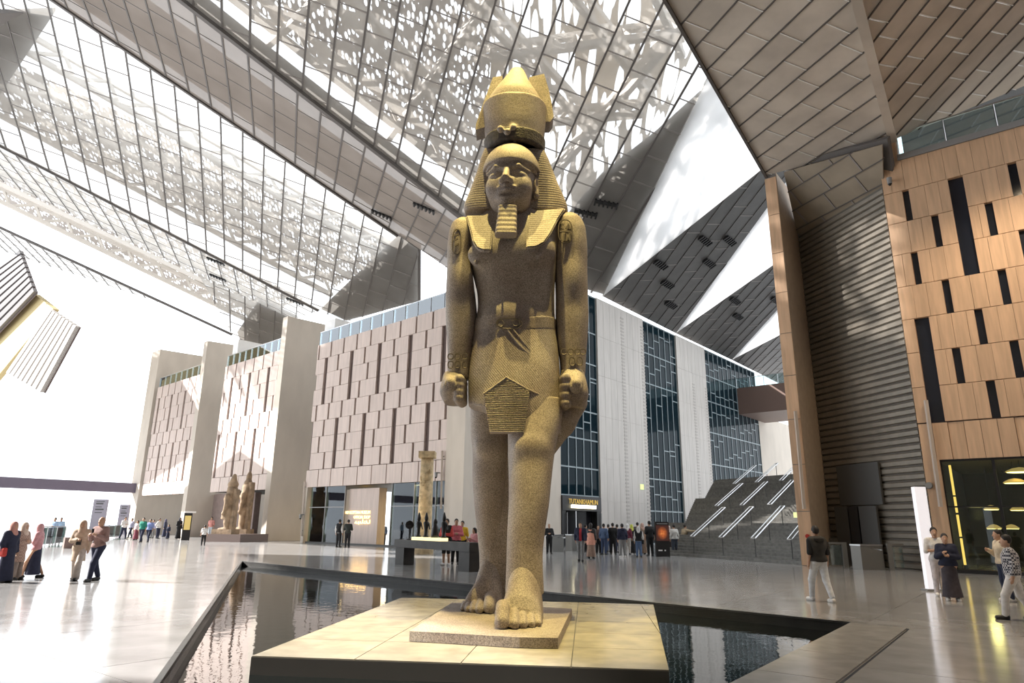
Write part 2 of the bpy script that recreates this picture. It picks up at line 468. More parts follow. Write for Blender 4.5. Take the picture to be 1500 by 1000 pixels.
wall_shop = bay('wall_shop', 'pinkish stone panel wall with dark slots above the official shop', -0.83, 17.18, 16.6, 3.75, 1.55)
wall_middle = bay('wall_middle', 'pale stone panel wall between two concrete piers behind the pair of statues', -18.6, -6.98, 17.3, 3.75, 1.9)
wall_far = bay('wall_far', 'far stone panel wall nearest the open entrance', -36.6, -24.2, 17.35, 3.75, 1.0)
balustrade('balustrade', wp(-.83, 16.6, -.15), wp(17.0, 16.6, -.15), 1.15, 12, 'glass balustrade on top of the panel wall over the shop')
balustrade('balustrade', wp(-18.6, 17.3, -.15), wp(-7.0, 17.3, -.15), 1.15, 9, 'glass balustrade above the wall behind the pair of statues')
balustrade('balustrade', wp(-36.6, 17.35, -.15), wp(-24.2, 17.35, -.15), 1.15, 8, 'glass balustrade above the far panel wall by the entrance')
# terrace decks and white walls behind the balustrades
for s0, s1, zt in ((-.83, 16.2, 16.6), (-18.6, -7.0, 17.3), (-36.6, -24.2, 17.35)):
    mb = MB(); wall_box(mb, s0, s1, zt - .5, zt - .05, -14, -.6); struct(mb.build('floor_terrace', M['concrete']))
WB = -WN
# concrete piers reaching back between the bays
def pier(label, s0, s1, back, ztop_front, ztop_back, mat):
    mb = MB(); lo = [wp(s0, 0, .25), wp(s1, 0, .25), wp(s1, 0, -back), wp(s0, 0, -back)]
    hi = [wp(s0, ztop_front, .25), wp(s1, ztop_front, .25), wp(s1, ztop_back, -back), wp(s0, ztop_back, -back)]
    mb.add(lo + hi, [(0, 1, 2, 3), (7, 6, 5, 4), (0, 4, 5, 1), (1, 5, 6, 2), (2, 6, 7, 3), (3, 7, 4, 0)])
    o = mb.build('wall_pier', mat); return struct(o, label)
pier('tall concrete pier beside the shop', -7.0, -6.15, 12, 20.3, 20.6, M['concrete'])
pier('shaded concrete pier beyond the pair of statues', -24.2, -23.3, 14, 20.9, 21.6, M['concrete'])
pier('far concrete pier at the open entrance', -39.6, -37.0, 14, 22.2, 22.6, M['concrete'])
pier('broad concrete pier at the end of the shop wall', 17.2, 18.4, 3, 20.6, 21.7, M['concrete'])
# white stub walls over the terrace ends
for s0, s1, zt, zz, bk in ((-.8, .75, 16.6, 18.9, 4), (-18.5, -17.4, 17.3, 20.2, 4)):
    mb = MB(); wall_box(mb, s0, s1, zt - .1, zz, -bk, -.5); struct(mb.build('wall_stub', M['white']))

# ground floor under the bays: recessed plain wall, shop front
mb = MB(); wall_box(mb, -23.3, -14.2, 0, Z0, -3.2, -2.6); struct(mb.build('wall_recess', pbr('brown_stone', (.27, .205, .185), .7, var=.08)), 'plain purple-brown stone wall under the panel wall behind the statue pair')
mb = MB(); wall_box(mb, -18.6, -7.0, 0, Z0, -9, -8.6); struct(mb.build('wall_cafe_back', M['dark_grey']))
for a_, b_ in ((-18.6, -7.05), (-.8, 16.4)):
    mb = MB(); wall_box(mb, a_, b_, Z0, Z0 + .15, -12, -.3); struct(mb.build('ceiling_shop', M['dark_grey']))
mb = MB(); wall_box(mb, -.8, 16.3, 0, Z0, -10.4, -10); struct(mb.build('wall_shop_back', pbr('shop_plaster', (.22, .19, .12), .8)))
mb = MB(); wall_box(mb, -.83, -.45, 0, Z0, -.6, .03); struct(mb.build('trim_1', M['concrete']))
# ---------------------------------------------------------------- shop front under the first bay
def w_panel(name, s0, s1, z0, z1, o0, o1, mat, parent=None):
    mb = MB(); wall_box(mb, s0, s1, z0, z1, o0, o1); return mb.build(name, mat, parent)
sx = lambda x, y=760: float((at_plane(x, y, (WO, WN)) - WO) @ WR)      # photo column -> position along the shop wall
shop = struct(w_panel('window_1', sx(448) , sx(665), 0, .12, -.35, -.12, M['dark_grey']), 'glazed front of the museum shop')
for x0, x1 in ((449, 472), (472, 499), (568, 602), (602, 634), (634, 655)):
    w_panel('shop_pane', sx(x0) + .03, sx(x1) - .03, .12, Z0 - .02, -.26, -.22, M['shop_glass'], shop)
for x in (472, 500, 569, 602, 634, 655):
    w_panel('mullion', sx(x) - .04, sx(x) + .04, .12, Z0, -.3, -.16, M['mid_grey'], shop)
for x0, x1 in ((449, 499), (569, 655)):
    w_panel('transom', sx(x0), sx(x1), 2.75, 2.82, -.3, -.18, M['mid_grey'], shop)
struct(w_panel('wall_shop_sign', sx(501), sx(545), 0, Z0 - .25, -1.2, -.5, M['pink_stone']), 'brown stone wall with the glowing shop sign')
struct(w_panel('wall_shop_inner', sx(545), sx(568), 0, Z0 - .25, -5, -4.6, pbr('shop_wall', (.62, .45, .30), .7)))
def text_obj(name, body, size, loc, right, up, mat, parent=None, align='CENTER', extrude=.01):
    cu = bpy.data.curves.new(name, 'FONT'); cu.body = body; cu.size = size; cu.align_x = align; cu.extrude = extrude
    cu.resolution_u = 2
    t = bpy.data.objects.new(name, cu); COL.objects.link(t)
    dg = bpy.context.evaluated_depsgraph_get()
    me = bpy.data.meshes.new_from_object(t.evaluated_get(dg))
    bpy.data.objects.remove(t)
    me.materials.clear(); me.materials.append(mat)
    o = link(bpy.data.objects.new(name, me), parent)
    r = np.array(right, float); u = np.array(up, float); r /= np.linalg.norm(r); u /= np.linalg.norm(u); n = np.cross(r, u)
    m = Matrix.Identity(4)
    for i in range(3): m[i][0] = r[i]; m[i][1] = u[i]; m[i][2] = n[i]; m[i][3] = loc[i]
    o.matrix_basis = m; o['kind'] = 'stuff'
    return o
M['sign_glow'] = glow('sign_glow', (1.0, 0.62, 0.2), 6.0)
sign = empty('shop_sign', tuple(wp(sx(518), 2.1, -.45))); tag(sign, 'glowing orange letters of the official shop sign on brown stone', 'sign')
def sign_line(txt, size, z, s_right):
    t = text_obj('letters', txt, size, tuple(wp(s_right, z, -.47) - np.array(sign.location)), WR, UPV, M['sign_glow'], sign, 'RIGHT')
sign_line('GRAND EGYPTIAN MUSEUM', .30, 2.28, sx(534))
sign_line('OFFICIAL SHOP', .30, 1.93, sx(534))
# arabic line of the sign, as strokes
ar = MB(); _o = wp(sx(534), 1.58, -.46)
for k, (a, b, c, d) in enumerate([(0, .0, .0, .26), (.12, 0, .35, .03), (.35, 0, .38, .2), (.48, 0, .8, .03), (.55, .1, .6, .16), (.86, 0, .86, .27), (.95, 0, 1.3, .04), (1.1, .1, 1.2, .12), (1.36, -.08, 1.4, .14), (1.5, 0, 1.85, .03), (1.7, .0, 1.72, .15)]):
    ar.bar(_o - WR * a + UPV * b, _o - WR * c + UPV * (d if abs(c - a) < .1 else b + .03), .05, .05)
o = ar.build('script_line', M['sign_glow']); o.parent = sign; o.location = -Vector(sign.location); o['kind'] = 'stuff'
# shop lights and shelves inside
light('shop_light', 'AREA', tuple(wp(4, 4.2, -5)), 420, (1, .75, .4), target=tuple(wp(4, 0, -5)), size=6)
light('shop_light', 'AREA', tuple(wp(13.5, 4.2, -4)), 420, (1, .78, .42), target=tuple(wp(13.5, 0, -4)), size=6)
M['shop_yellow'] = pbr('shop_yellow', (.85, .62, .08), .6)
M['wood'] = pbr('wood', (.30, .18, .10), .5, var=.2, scale=4)
rnd = random.Random(5)
def shelf_unit(s0, s1, o, h, label, mat):
    r = empty('display_shelf', tuple(wp(s0, 0, o))); tag(r, label, 'shelf')
    b = np.array(r.location)
    def bx(nm, a0, a1, z0, z1, p0, p1, m):
        mb = MB(); wall_box(mb, a0, a1, z0, z1, p0, p1); q = mb.build(nm, m, r); q.location = -Vector(b)
    bx('back_panel', s0, s1, 0, h, o - .4, o - .36, mat)
    for i in range(5): bx('shelf_board', s0, s1, .2 + i * (h - .3) / 4, .24 + i * (h - .3) / 4, o - .4, o, M['wood'])
    for i in range(2): bx('side_panel', (s0, s1 - .05)[i], (s0 + .05, s1)[i], 0, h, o - .4, o, M['wood'])
shelf_unit(sx(475), sx(485), -4.0, 2.6, 'tall wooden display shelf behind the first shop window', M['wood'])
shelf_unit(sx(590), sx(600), -4.5, 3.0, 'yellow backed display shelf inside the shop by the column', M['shop_yellow'])
shelf_unit(sx(560), sx(566), -4.4, 3.2, 'yellow backed display shelf at the shop doorway', M['shop_yellow'])
for k, (x, z) in enumerate(((488, 3.0), (493, 3.6))):
    lampo = empty('pendant_lamp', tuple(wp(sx(x), z, -2.5))); tag(lampo, 'yellow conical pendant lamp glowing inside the shop window', 'lamp', 'pendant lamps in the shop')
    MB().lathe([(.05, .35), (.12, .3), (.42, 0), (.40, -.03)], n=14).build('shade', M['shop_yellow'], lampo)
    MB().tube((0, 0, .3), (0, 0, 4.38 - z), .015, n=6).build('cord', M['black'], lampo)

# ---------------------------------------------------------------- glass facade along the great stair
GO = np.array([-3.73, 44.93, 0.0]); GB = az(40.0); GN = np.array([GB[1], -GB[0], 0])
def gp(s, z, o=0.0): return GO + GB * s + GN * o + UPV * z
GTOP = 21.75
def g_box(name, s0, s1, z0, z1, o0, o1, mat, parent=None):
    mb = MB(); wall_box(mb, s0, s1, z0, z1, o0, o1, gp); return mb.build(name, mat, parent)
struct(g_box('wall_corner', 0, 12.0, 0, GTOP, -.8, 0, M['concrete']), 'plain concrete wall behind the legs of the colossal statue')
M['fin_vent'] = pbr('fin_vent', (.40, .37, .34), .6)
def fin(s0, s1, label):
    w = g_box('wall_fin', s0, s1, 0, GTOP, -1.2, .1, M['fin_stone']); struct(w, label)
    # strips of ribbed vent stone
    for c in (s0 + (s1 - s0) * .52, s1 - .25):
        for k in range(60):
            z = 1.6 + k * .33
            if z > GTOP - 1: break
            mb = MB(); wall_box(mb, c - .28, c + .28, z, z + .17, .1, .15, gp)
            if k == 0: o0 = mb.build('vent_rib', M['fin_vent'], w)
            else: inst('vent_rib', o0.data, w, (0, 0, k * .33))
            if s0 > 30 and k > 45: break
    # upright stone slabs of the cladding
    nn = 8; rows = 6; st = (s1 - s0) / nn; rz = GTOP / rows; dm = None
    for r in range(rows):
        for i in range(nn):
            if dm is None:
                mb = MB(); wall_box(mb, 0.012, st - .012, .012, rz - .012, .1, .125, lambda q, z, o=0: np.array(gp(q, z, o)) - gp(0, 0, 0))
                o = mb.build('stone_slab', M['fin_stone'], w); dm = o.data; o.location = tuple(gp(s0 + i * st, r * rz))
            else: inst('stone_slab', dm, w, tuple(gp(s0 + i * st, r * rz)))
    return w
fin(17.6, 26.1, 'pale stone slab wall with ribbed vents beside the stair queue')
fin(33.3, 40.6, 'narrower pale stone slab wall rising beside the great stair')
rnd = random.Random(11)
def curtain(name, s0, s1, z0, z1, ncol, label, transoms, split):
    w = g_box(name, s0, s1, z0, z1, -.9, -.5, M['black']); struct(w, label)
    st = (s1 - s0) / ncol
    for i in range(ncol):
        zs = [z0] + [t for t in transoms if z0 < t < z1] + [z1]
        for a, b in zip(zs[:-1], zs[1:]):
            k = split(i, a, b)
            cuts = [a] + k + [b]
            for c, d in zip(cuts[:-1], cuts[1:]):
                mb = MB(); wall_box(mb, s0 + i * st + .05, s0 + (i + 1) * st - .05, c + .05, d - .05, -.12, -.08, gp)
                o = mb.build('glass_pane', M['dark_glass'], w)
                if c > a: g_box('transom', s0 + i * st, s0 + (i + 1) * st, c - .05, c + .05, -.14, -.02, M['mullion'], w)
    for i in range(ncol + 1): g_box('mullion', s0 + i * st - .05, s0 + i * st + .05, z0, z1, -.14, -.02, M['mullion'], w)
    for t in [z0 + .05] + [t for t in transoms if z0 < t < z1] + [z1 - .06]: g_box('transom', s0, s1, t - .06, t + .06, -.14, -.015, M['mullion'], w)
    return w
def spl(i, a, b):
    if b - a < 2: return []
    return sorted(rnd.uniform(a + .7, b - .7) for _ in range(1 if b - a < 4 else 2))
curtain('window_2', 12.0, 17.6, 3.9, GTOP, 5, 'dark glass curtain wall above the exhibition door', (6.2, 8.6, 11.0, 15.3, 18.2), lambda i, a, b: spl(i, a, b) if 8 < a < 15 else [])
curtain('window_3', 26.1, 33.3, 0, GTOP, 6, 'dark glass curtain wall between two pale stone walls', (3.0, 6.0, 15.3, 18.4), spl)
curtain('window_4', 40.6, 56.6, 4.5, GTOP, 12, 'dark glass curtain wall above the great stair landing', (8.4, 12.0, 15.6, 18.6), spl)
struct(g_box('wall_stair_end', 56.6, 74, 8.0, 16.0, -.5, 0, M['concrete']), 'concrete wall at the head of the great stair')
# exhibition door under the first curtain wall
door = struct(g_box('door_1', 12.0, 17.6, 2.75, 3.9, -.6, .15, M['black']), 'black exhibition entrance with glowing name')
g_box('door_leaf', 12.5, 14.7, 0, 2.75, -.5, -.45, M['black_gloss'], door); g_box('door_leaf', 14.8, 17.0, 0, 2.75, -.5, -.45, M['black_gloss'], door)
g_box('door_post', 12.0, 12.5, 0, 2.75, -.5, .1, M['black'], door); g_box('door_post', 17.0, 17.6, 0, 2.75, -.5, .1, M['black'], door)
ds = empty('exhibition_sign', tuple(gp(14.7, 3.2, .2))); tag(ds, 'long white light bar under gold letters above the black exhibition door', 'sign')
_gs = lambda x: float((at_plane(x, 745, (GO, GN)) - GO) @ GB)
q = g_box('light_bar', _gs(834.5), _gs(869), 2.95, 3.2, .16, .3, glow('sign_bar', (1, .9, .62), 7), ds); q.location = -Vector(ds.location)
text_obj('letters', 'TUTANKHAMUN', .55, tuple(gp((_gs(834.5) + _gs(869)) / 2, 3.28, .22) - np.array(ds.location)), GB, UPV, glow('gold_letters', (.75, .5, .12), 1.0), ds)
for x in (828, 878):
    q = tag(g_box('light_strip', _gs(x) - .04, _gs(x) + .04, .2, 2.6, .16, .2, M['mid_grey']), 'slim grey metal strip beside the black exhibition door', 'strip', 'slim strips at the exhibition door')
ex = tag(g_box('exit_sign', _gs(937.5), _gs(941.5), 4.9, 5.35, .12, .2, glow('exit_glow', (.75, .95, .35), 1.5)), 'small green lit exit sign on the pale stone wall', 'exit sign')

# ---------------------------------------------------------------- great stair
SN = az(-25.0); SM = az(65.0); SB = az(40.0)      # nosing direction, climbing direction square to it
SO = at_z(1176, 828)[:3].copy() + SM * .3
RISE, TREAD, NST, LAND = .143, .33, 13, 2.0
M['stair'] = pbr('stair', (.16, .155, .14), .45, var=.25, scale=5)
stair = struct(empty('floor_stair', tuple(SO)), 'broad dark stone stair with three flights')
def nose_end(p, xt):                          # where a nosing meets the side of the stair
    lo_, hi_ = 0.0, 80.0
    for _ in range(40):
        m_ = (lo_ + hi_) / 2
        if pix(p + SN * m_)[0] > xt: lo_ = m_
        else: hi_ = m_
    return lo_
z = 0; d = 0
STOPS = []; ENDS = []
for fl in range(3):
    STOPS.append((d, z)); ENDS.append(nose_end(SM * d + SO + UPV * z, (962, 1004, 1032)[fl]))
    for k in range(NST):
        dep = TREAD if k < NST - 1 else LAND
        last = fl == 2 and k == NST - 1
        if last: dep = 26
        mb = MB(); z += RISE
        a = SM * d; L0 = 0.0; L1 = nose_end(a + SO + UPV * z, (962, 1004, 1032)[fl] + k * 1.2)
        mb.prism([a + SN * L0 + UPV * z, a + SN * L1 + UPV * z, a + SM * (dep + .05) + SN * L1 + UPV * z, a + SM * (dep + .05) + SN * L0 + UPV * z], (0, 0, -z))
        mb.build('step', M['stair'], stair)
        d += dep
# handrails in pairs on every flight
def rail(base, top, label):
    r = empty('handrail', tuple(base)); tag(r, label, 'handrail', 'steel handrails on the great stair')
    b = np.array(base); t = np.array(top) - b
    side = SN * .14
    for sgn in (-1, 1):
        MB().tube(side * sgn + UPV * .95, t + side * sgn + UPV * .95, .035, n=8).build('rail', M['steel'], r)
    MB().tube(-side + UPV * .95, side + UPV * .95, .035, n=6).build('rail_end', M['steel'], r)
    MB().tube(t - side + UPV * .95, t + side + UPV * .95, .035, n=6).build('rail_end', M['steel'], r)
    for f in (.04, .5, .96):
        MB().tube(t * f, t * f + UPV * .95, .025, n=6).build('post', M['dark_grey'], r)
fw_names = ('lowest', 'middle', 'top')
for fl in range(3):
    d0, z0 = STOPS[fl]
    run = NST * TREAD
    for k in range(14):
        tk = .9 + k * 2.3
        if tk > ENDS[fl] - 1.2: continue
        base = SO + SM * d0 + SN * tk + UPV * (z0 + .15)
        top = base + SM * (run - .4) + UPV * (NST * RISE - .2) + (SB - SM * (SB @ SM)) * run * .9
        # skewed like the photo: rails lean towards the glass wall as they climb
        x, y = pix(base)
        if 960 < x < 1185 or (fl > 0 and 960 < pix(top)[0] < 1190): rail(base, top, 'pair of slim steel handrails climbing the %s flight of the dark stair' % fw_names[fl])
# bridge over the stair
def quad_box(name, pts, off, mat, label=None):
    o = MB().prism(pts, off).build(name, mat); return struct(o, label)
BR = at_plane(1070, 545, (GO, GN)); 
bo = gp(50, 15.2, 0.0)
b1 = bo; b2 = bo + GN * 24
quad_box('ceiling_bridge', [b1, b2, b2 + GB * 9, b1 + GB * 9], (0, 0, 3.3), pbr('bridge', (.16, .105, .085), .5), 'dark brown bridge crossing above the great stair')
balustrade('balustrade', b1 + UPV * 3.3, b2 + UPV * 3.3, 1.2, 14, 'glass balustrade on the dark bridge above the great stair')

# ---------------------------------------------------------------- tan wall, shutter and column at the other side
RO = at_z(1376, 838); RA = az(-51.0); RR = -RA; RN = np.array([RR[1], -RR[0], 0])
if RN @ (-RO) < 0: RN = -RN
def rp(s, z, o=0.0): return RO + RR * s + RN * o + UPV * z
rs = lambda x, y: float((at_plane(x, y, (RO, RN)) - RO) @ RR)
RZ0, RZ1, RZ2 = 4.35, 5.87, 17.8
slots = {0: [(1358, 250, 0), (1436, 230, 0)], 1: [(1330, 305, .26), (1413, 340, .55), (1486, 260, .3)], 2: [(1372.5, 338, .26), (1413, 340, .55), (1452, 320, .27)],
         3: [(1342.5, 395, .26), (1413, 340, .55), (1502, 355, .3)], 4: [(1388, 433, .27), (1471.5, 420, .28)], 5: [(1361, 540, .55), (1437, 478, .28)],
         6: [(1361, 540, .55), (1404, 535, .29), (1489, 522, .29)], 7: [(1361, 540, .55), (1455, 585, .3)]}
RS1 = 12.0
def r_cuts(r):
    c = []
    for x, y, g in slots[r]:
        if g: c.append((rs(x, y), g))
    # fine joints between the upright strips
    out = list(c)
    s = .35 + (r % 3) * .2
    while s < RS1:
        if all(abs(s - a) > g / 2 + .2 for a, g in c): out.append((s, .01))
        s += .52
    extra = 5.8
    while extra < RS1:
        out.append((extra + (r % 2) * .9, .28)); extra += 1.9
    return out
wall_right = panel_wall('wall_right', 'tan stone panel wall with dark slots above the cafe window', 0, RS1, 8, RZ1, RZ2, rp, M['tan_stone'], None, r_cuts, M['recess_blue'], deep=.22)
# band of upright slabs over the window, then jamb
mb = MB(); wall_box(mb, 0, RS1, RZ0, RZ1, -.6, -.12, rp); lint = struct(mb.build('wall_band', M['slot']))
s = 0
for k, wdt in enumerate([.5] + [.55] * 21):
    mb = MB(); wall_box(mb, s + .008, s + wdt - .008, RZ0, RZ1 - .04, -.13, -.02 if k % 4 != 2 else -.06, rp); mb.build('stone_panel', M['tan_stone'], lint); s += wdt
JS = rs(1389, 760)
mb = MB(); wall_box(mb, 0, JS, 0, RZ0, -.7, -.02, rp); struct(mb.build('wall_jamb', M['tan_stone']), 'narrow tan stone strip beside the cafe window')
# corner pier rising over the wall
mb = MB(); wall_box(mb, -.15, .75, RZ2, 19.1, -1.0, -.05, rp); struct(mb.build('wall_corner_pier', M['tan_stone']))
cop = MB(); wall_box(cop, .75, RS1, RZ2, RZ2 + .28, -.5, .06, rp); struct(cop.build('trim_2', M['mid_grey']), 'grey coping along the top of the tan wall')
balustrade('balustrade', rp(.8, RZ2 + .25, -.2), rp(RS1, RZ2 + .25, -.2), 1.2, 6, 'glass balustrade above the tan stone wall')
mb = MB(); wall_box(mb, .3, 40, RZ2, 30, -7.5, -7, rp); struct(mb.build('wall_behind_terrace', M['dark_grey']))
mb = MB(); wall_box(mb, .3, RS1, RZ2 - .4, RZ2, -7.5, -.4, rp); struct(mb.build('floor_terrace', M['concrete']))
# cafe window
win = MB(); wall_box(win, JS, RS1, 0, .14, -.4, .05, rp); win = struct(win.build('window_5', M['black']), 'tall cafe window with warm lamps inside')
for a, b in ((JS, rs(1467, 750)), (rs(1467, 750), 5.2), (5.2, 7.2), (7.2, 9.4), (9.4, RS1)):
    for z0, z1 in ((.14, 2.5), (2.5, RZ0)):
        mb = MB(); wall_box(mb, a + .03, b - .03, z0 + .02, z1 - .02, -.24, -.21, rp); mb.build('glass_pane', M['shop_glass'], win)
    mb = MB(); wall_box(mb, a - .05, a + .05, .14, RZ0, -.28, -.16, rp); mb.build('mullion', M['black'], win)
mb = MB(); wall_box(mb, JS, RS1, 2.47, 2.53, -.28, -.16, rp); mb.build('transom', M['black'], win)
mb = MB(); wall_box(mb, JS, RS1, RZ0 - .08, RZ0, -.28, -.1, rp); mb.build('transom', M['black'], win)
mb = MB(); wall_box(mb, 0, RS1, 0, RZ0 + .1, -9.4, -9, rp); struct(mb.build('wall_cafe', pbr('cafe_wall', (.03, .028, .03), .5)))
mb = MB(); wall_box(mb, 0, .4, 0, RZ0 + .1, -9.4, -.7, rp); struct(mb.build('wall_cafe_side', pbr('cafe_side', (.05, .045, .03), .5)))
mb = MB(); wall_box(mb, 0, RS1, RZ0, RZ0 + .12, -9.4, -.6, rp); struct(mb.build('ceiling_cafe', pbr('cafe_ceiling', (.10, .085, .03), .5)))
tube = empty('light_tube', tuple(rp(JS + .28, .3, -.45))); tag(tube, 'upright yellow glowing tube just inside the cafe window', 'light')
for z0, z1 in ((0.0, 1.0), (1.06, 1.9), (1.98, 2.6), (2.66, 3.85)):
    MB().tube((0, 0, z0), (0, 0, z1), .045, n=8).build('tube', glow('tube_glow', (1, .56, .13), 2.2), tube)
MB().box((-.07, -.07, -.18), (.07, .07, 0)).build('foot', M['black'], tube)
light('cafe_lamp', 'POINT', tuple(rp(JS + .9, 2.2, -1.2)), 40, (1, .7, .25), shadow_soft_size=.2)
for k, (x, y, o, r) in enumerate(((1487, 706, -2.5, .42), (1452, 745, -4.5, .3), (1491, 746, -4.8, .3), (1456, 773, -6, .3), (1482, 773, -6.2, .3), (1494, 690, -1.8, .5))):
    p = at_plane(x, y, (RO + RN * o, RN))
    l = empty('pendant_lamp', tuple(p)); tag(l, 'shallow warm pendant lamp hanging in the dark cafe', 'lamp', 'pendant lamps in the cafe')
    MB().lathe([(.03, .16), (r * .5, .12), (r, 0), (r * .97, -.03)], n=16).build('shade', pbr('lamp_shade', (.5, .3, .1), .5, emit=(1, .6, .2), estr=.6) if k == 0 else bpy.data.materials['lamp_shade'], l)
    MB().lathe([(r * .9, -.035), (r * .85, -.05)], n=14).build('diffuser', M['warm_glow'], l)
    MB().tube((0, 0, .15), (0, 0, RZ0 - p[2]), .012, n=6).build('cord', M['black'], l)
# column
CO = at_z(1175, 828); CA = az(-52); CR = -CA; CB = az(38)
cw = .56; cd = 3.4; CTOP = 19.35
col = MB().prism([CO, CO + CR * cw, CO + CR * cw + CB * cd, CO + CB * cd], (0, 0, CTOP)).build('wall_column', M['joint'])
struct(col, 'tall tan stone column in front of the great stair')
zz = 0
for k, h in enumerate([2.35, 2.1, 2.1, 2.1, 2.1, 2.1, 2.1, 2.1, 2.1]):
    z1 = min(CTOP, zz + h)
    MB().prism([CO - CB * .03 + CR * .0 + UPV * (zz + .015), CO - CB * .03 + CR * (cw) + UPV * (zz + .015), CO + CR * cw + UPV * (zz + .015), CO + UPV * (zz + .015)], (0, 0, z1 - zz - .03)).build('stone_block', M['tan_stone'], col)
    zz = z1
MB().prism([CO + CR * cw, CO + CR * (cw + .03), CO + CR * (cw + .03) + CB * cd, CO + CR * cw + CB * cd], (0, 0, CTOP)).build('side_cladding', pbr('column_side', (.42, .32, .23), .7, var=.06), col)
# ribbed roller shutter between column and tan wall
S0 = CO + CR * cw + CB * 3.2; S1 = RO.copy() - RN * .3
SD = (S1 - S0); SLEN = np.linalg.norm(SD); SDn = SD / SLEN; SNn = np.array([SDn[1], -SDn[0], 0])
if SNn @ (-S0) < 0: SNn = -SNn
ZSH = 17.0
shut = MB().prism([S0, S1, S1 - SNn * .3, S0 - SNn * .3], (0, 0, ZSH)).build('wall_shutter', pbr('shutter_back', (.10, .09, .075), .6))
struct(shut, 'ribbed grey brown metal wall beside the column')
M['rib'] = pbr('rib', (.21, .185, .15), .45, metal=.2, var=.08)
rh = .30; nrib = int(ZSH / rh); o0 = None
for k in range(nrib):
    if k == 0:
        prof = [(0, .02), (.09, .06), (.10, .22), (.02, .28)]
        vv = []; ff = []
        for e, E in enumerate((S0, S1)):
            for o, z in [(-.02, .02)] + prof + [(-.02, .28)]: vv.append(E + SNn * o + UPV * z)
        n = 6
        for i in range(n): ff.append((i, (i + 1) % n, (i + 1) % n + n, i + n))
        ff += [tuple(range(n)), tuple(range(2 * n - 1, n - 1, -1))]
        o0 = mesh('rib', vv, ff, M['rib'], shut)
    else: inst('rib', o0.data, shut, (0, 0, k * rh))
# dark soffit over the shutter (its panels are part of the roof below)
# black board and gates before the shutter
def sp(t, z, o=0.0): return S0 + SDn * t + SNn * o + UPV * z
ts = lambda x, y, o: float((at_plane(x, y, (S0 + SNn * o, SNn)) - S0) @ SDn)
mb = MB(); wall_box(mb, ts(1228, 715, .25), ts(1290, 715, .25), 2.65, 4.5, .15, .25, sp)
tag(mb.build('notice_board', M['dark_grey']), 'large dark blank board on the ribbed wall above the gate', 'board')
# ---------------------------------------------------------------- folded roof
D1 = ray(355, 1255); D1 /= np.linalg.norm(D1)          # direction of the long joints on the sloping sides of the folds
D0 = ray(415, 742); D0 /= np.linalg.norm(D0)           # and on the level sides
D2 = _rt - .2 * _up
TIPS = [at_plane(x, y, (GO, GN)) for x, y in ((883, 434), (990, 488), (1072, 527))]
def line_plane(pa, pb, d): return plane(pa, np.array(pb) - pa, d)
PBIG = plane(TIPS[0], D1, D2)
_a, _b = at_plane(268, 0, PBIG), at_plane(690, 328, PBIG); PBAND = line_plane(_a, _b, D0)
_a, _b = at_plane(77, 0, PBAND), at_plane(583, 345, PBAND); PFA = line_plane(_a, _b, D1)
_a, _b = at_plane(0, 213, PFA), at_plane(467, 455, PFA); PFB = line_plane(_a, _b, D0)
_a, _b = at_plane(0, 263, PFB), at_plane(430, 468, PFB); PFC = line_plane(_a, _b, D1)
_a, _b = at_plane(0, 333, PFC), at_plane(340, 490, PFC); PFD = line_plane(_a, _b, D0)
_c1 = CO + UPV * 19.35; _rw = at_plane(1300, 208, (RO, RN))
PS1 = line_plane(_c1, _rw, D0)
_a, _b = at_plane(1255, 0, PS1), at_plane(1308, 205, PS1); PS2 = line_plane(_a, _b, D1)

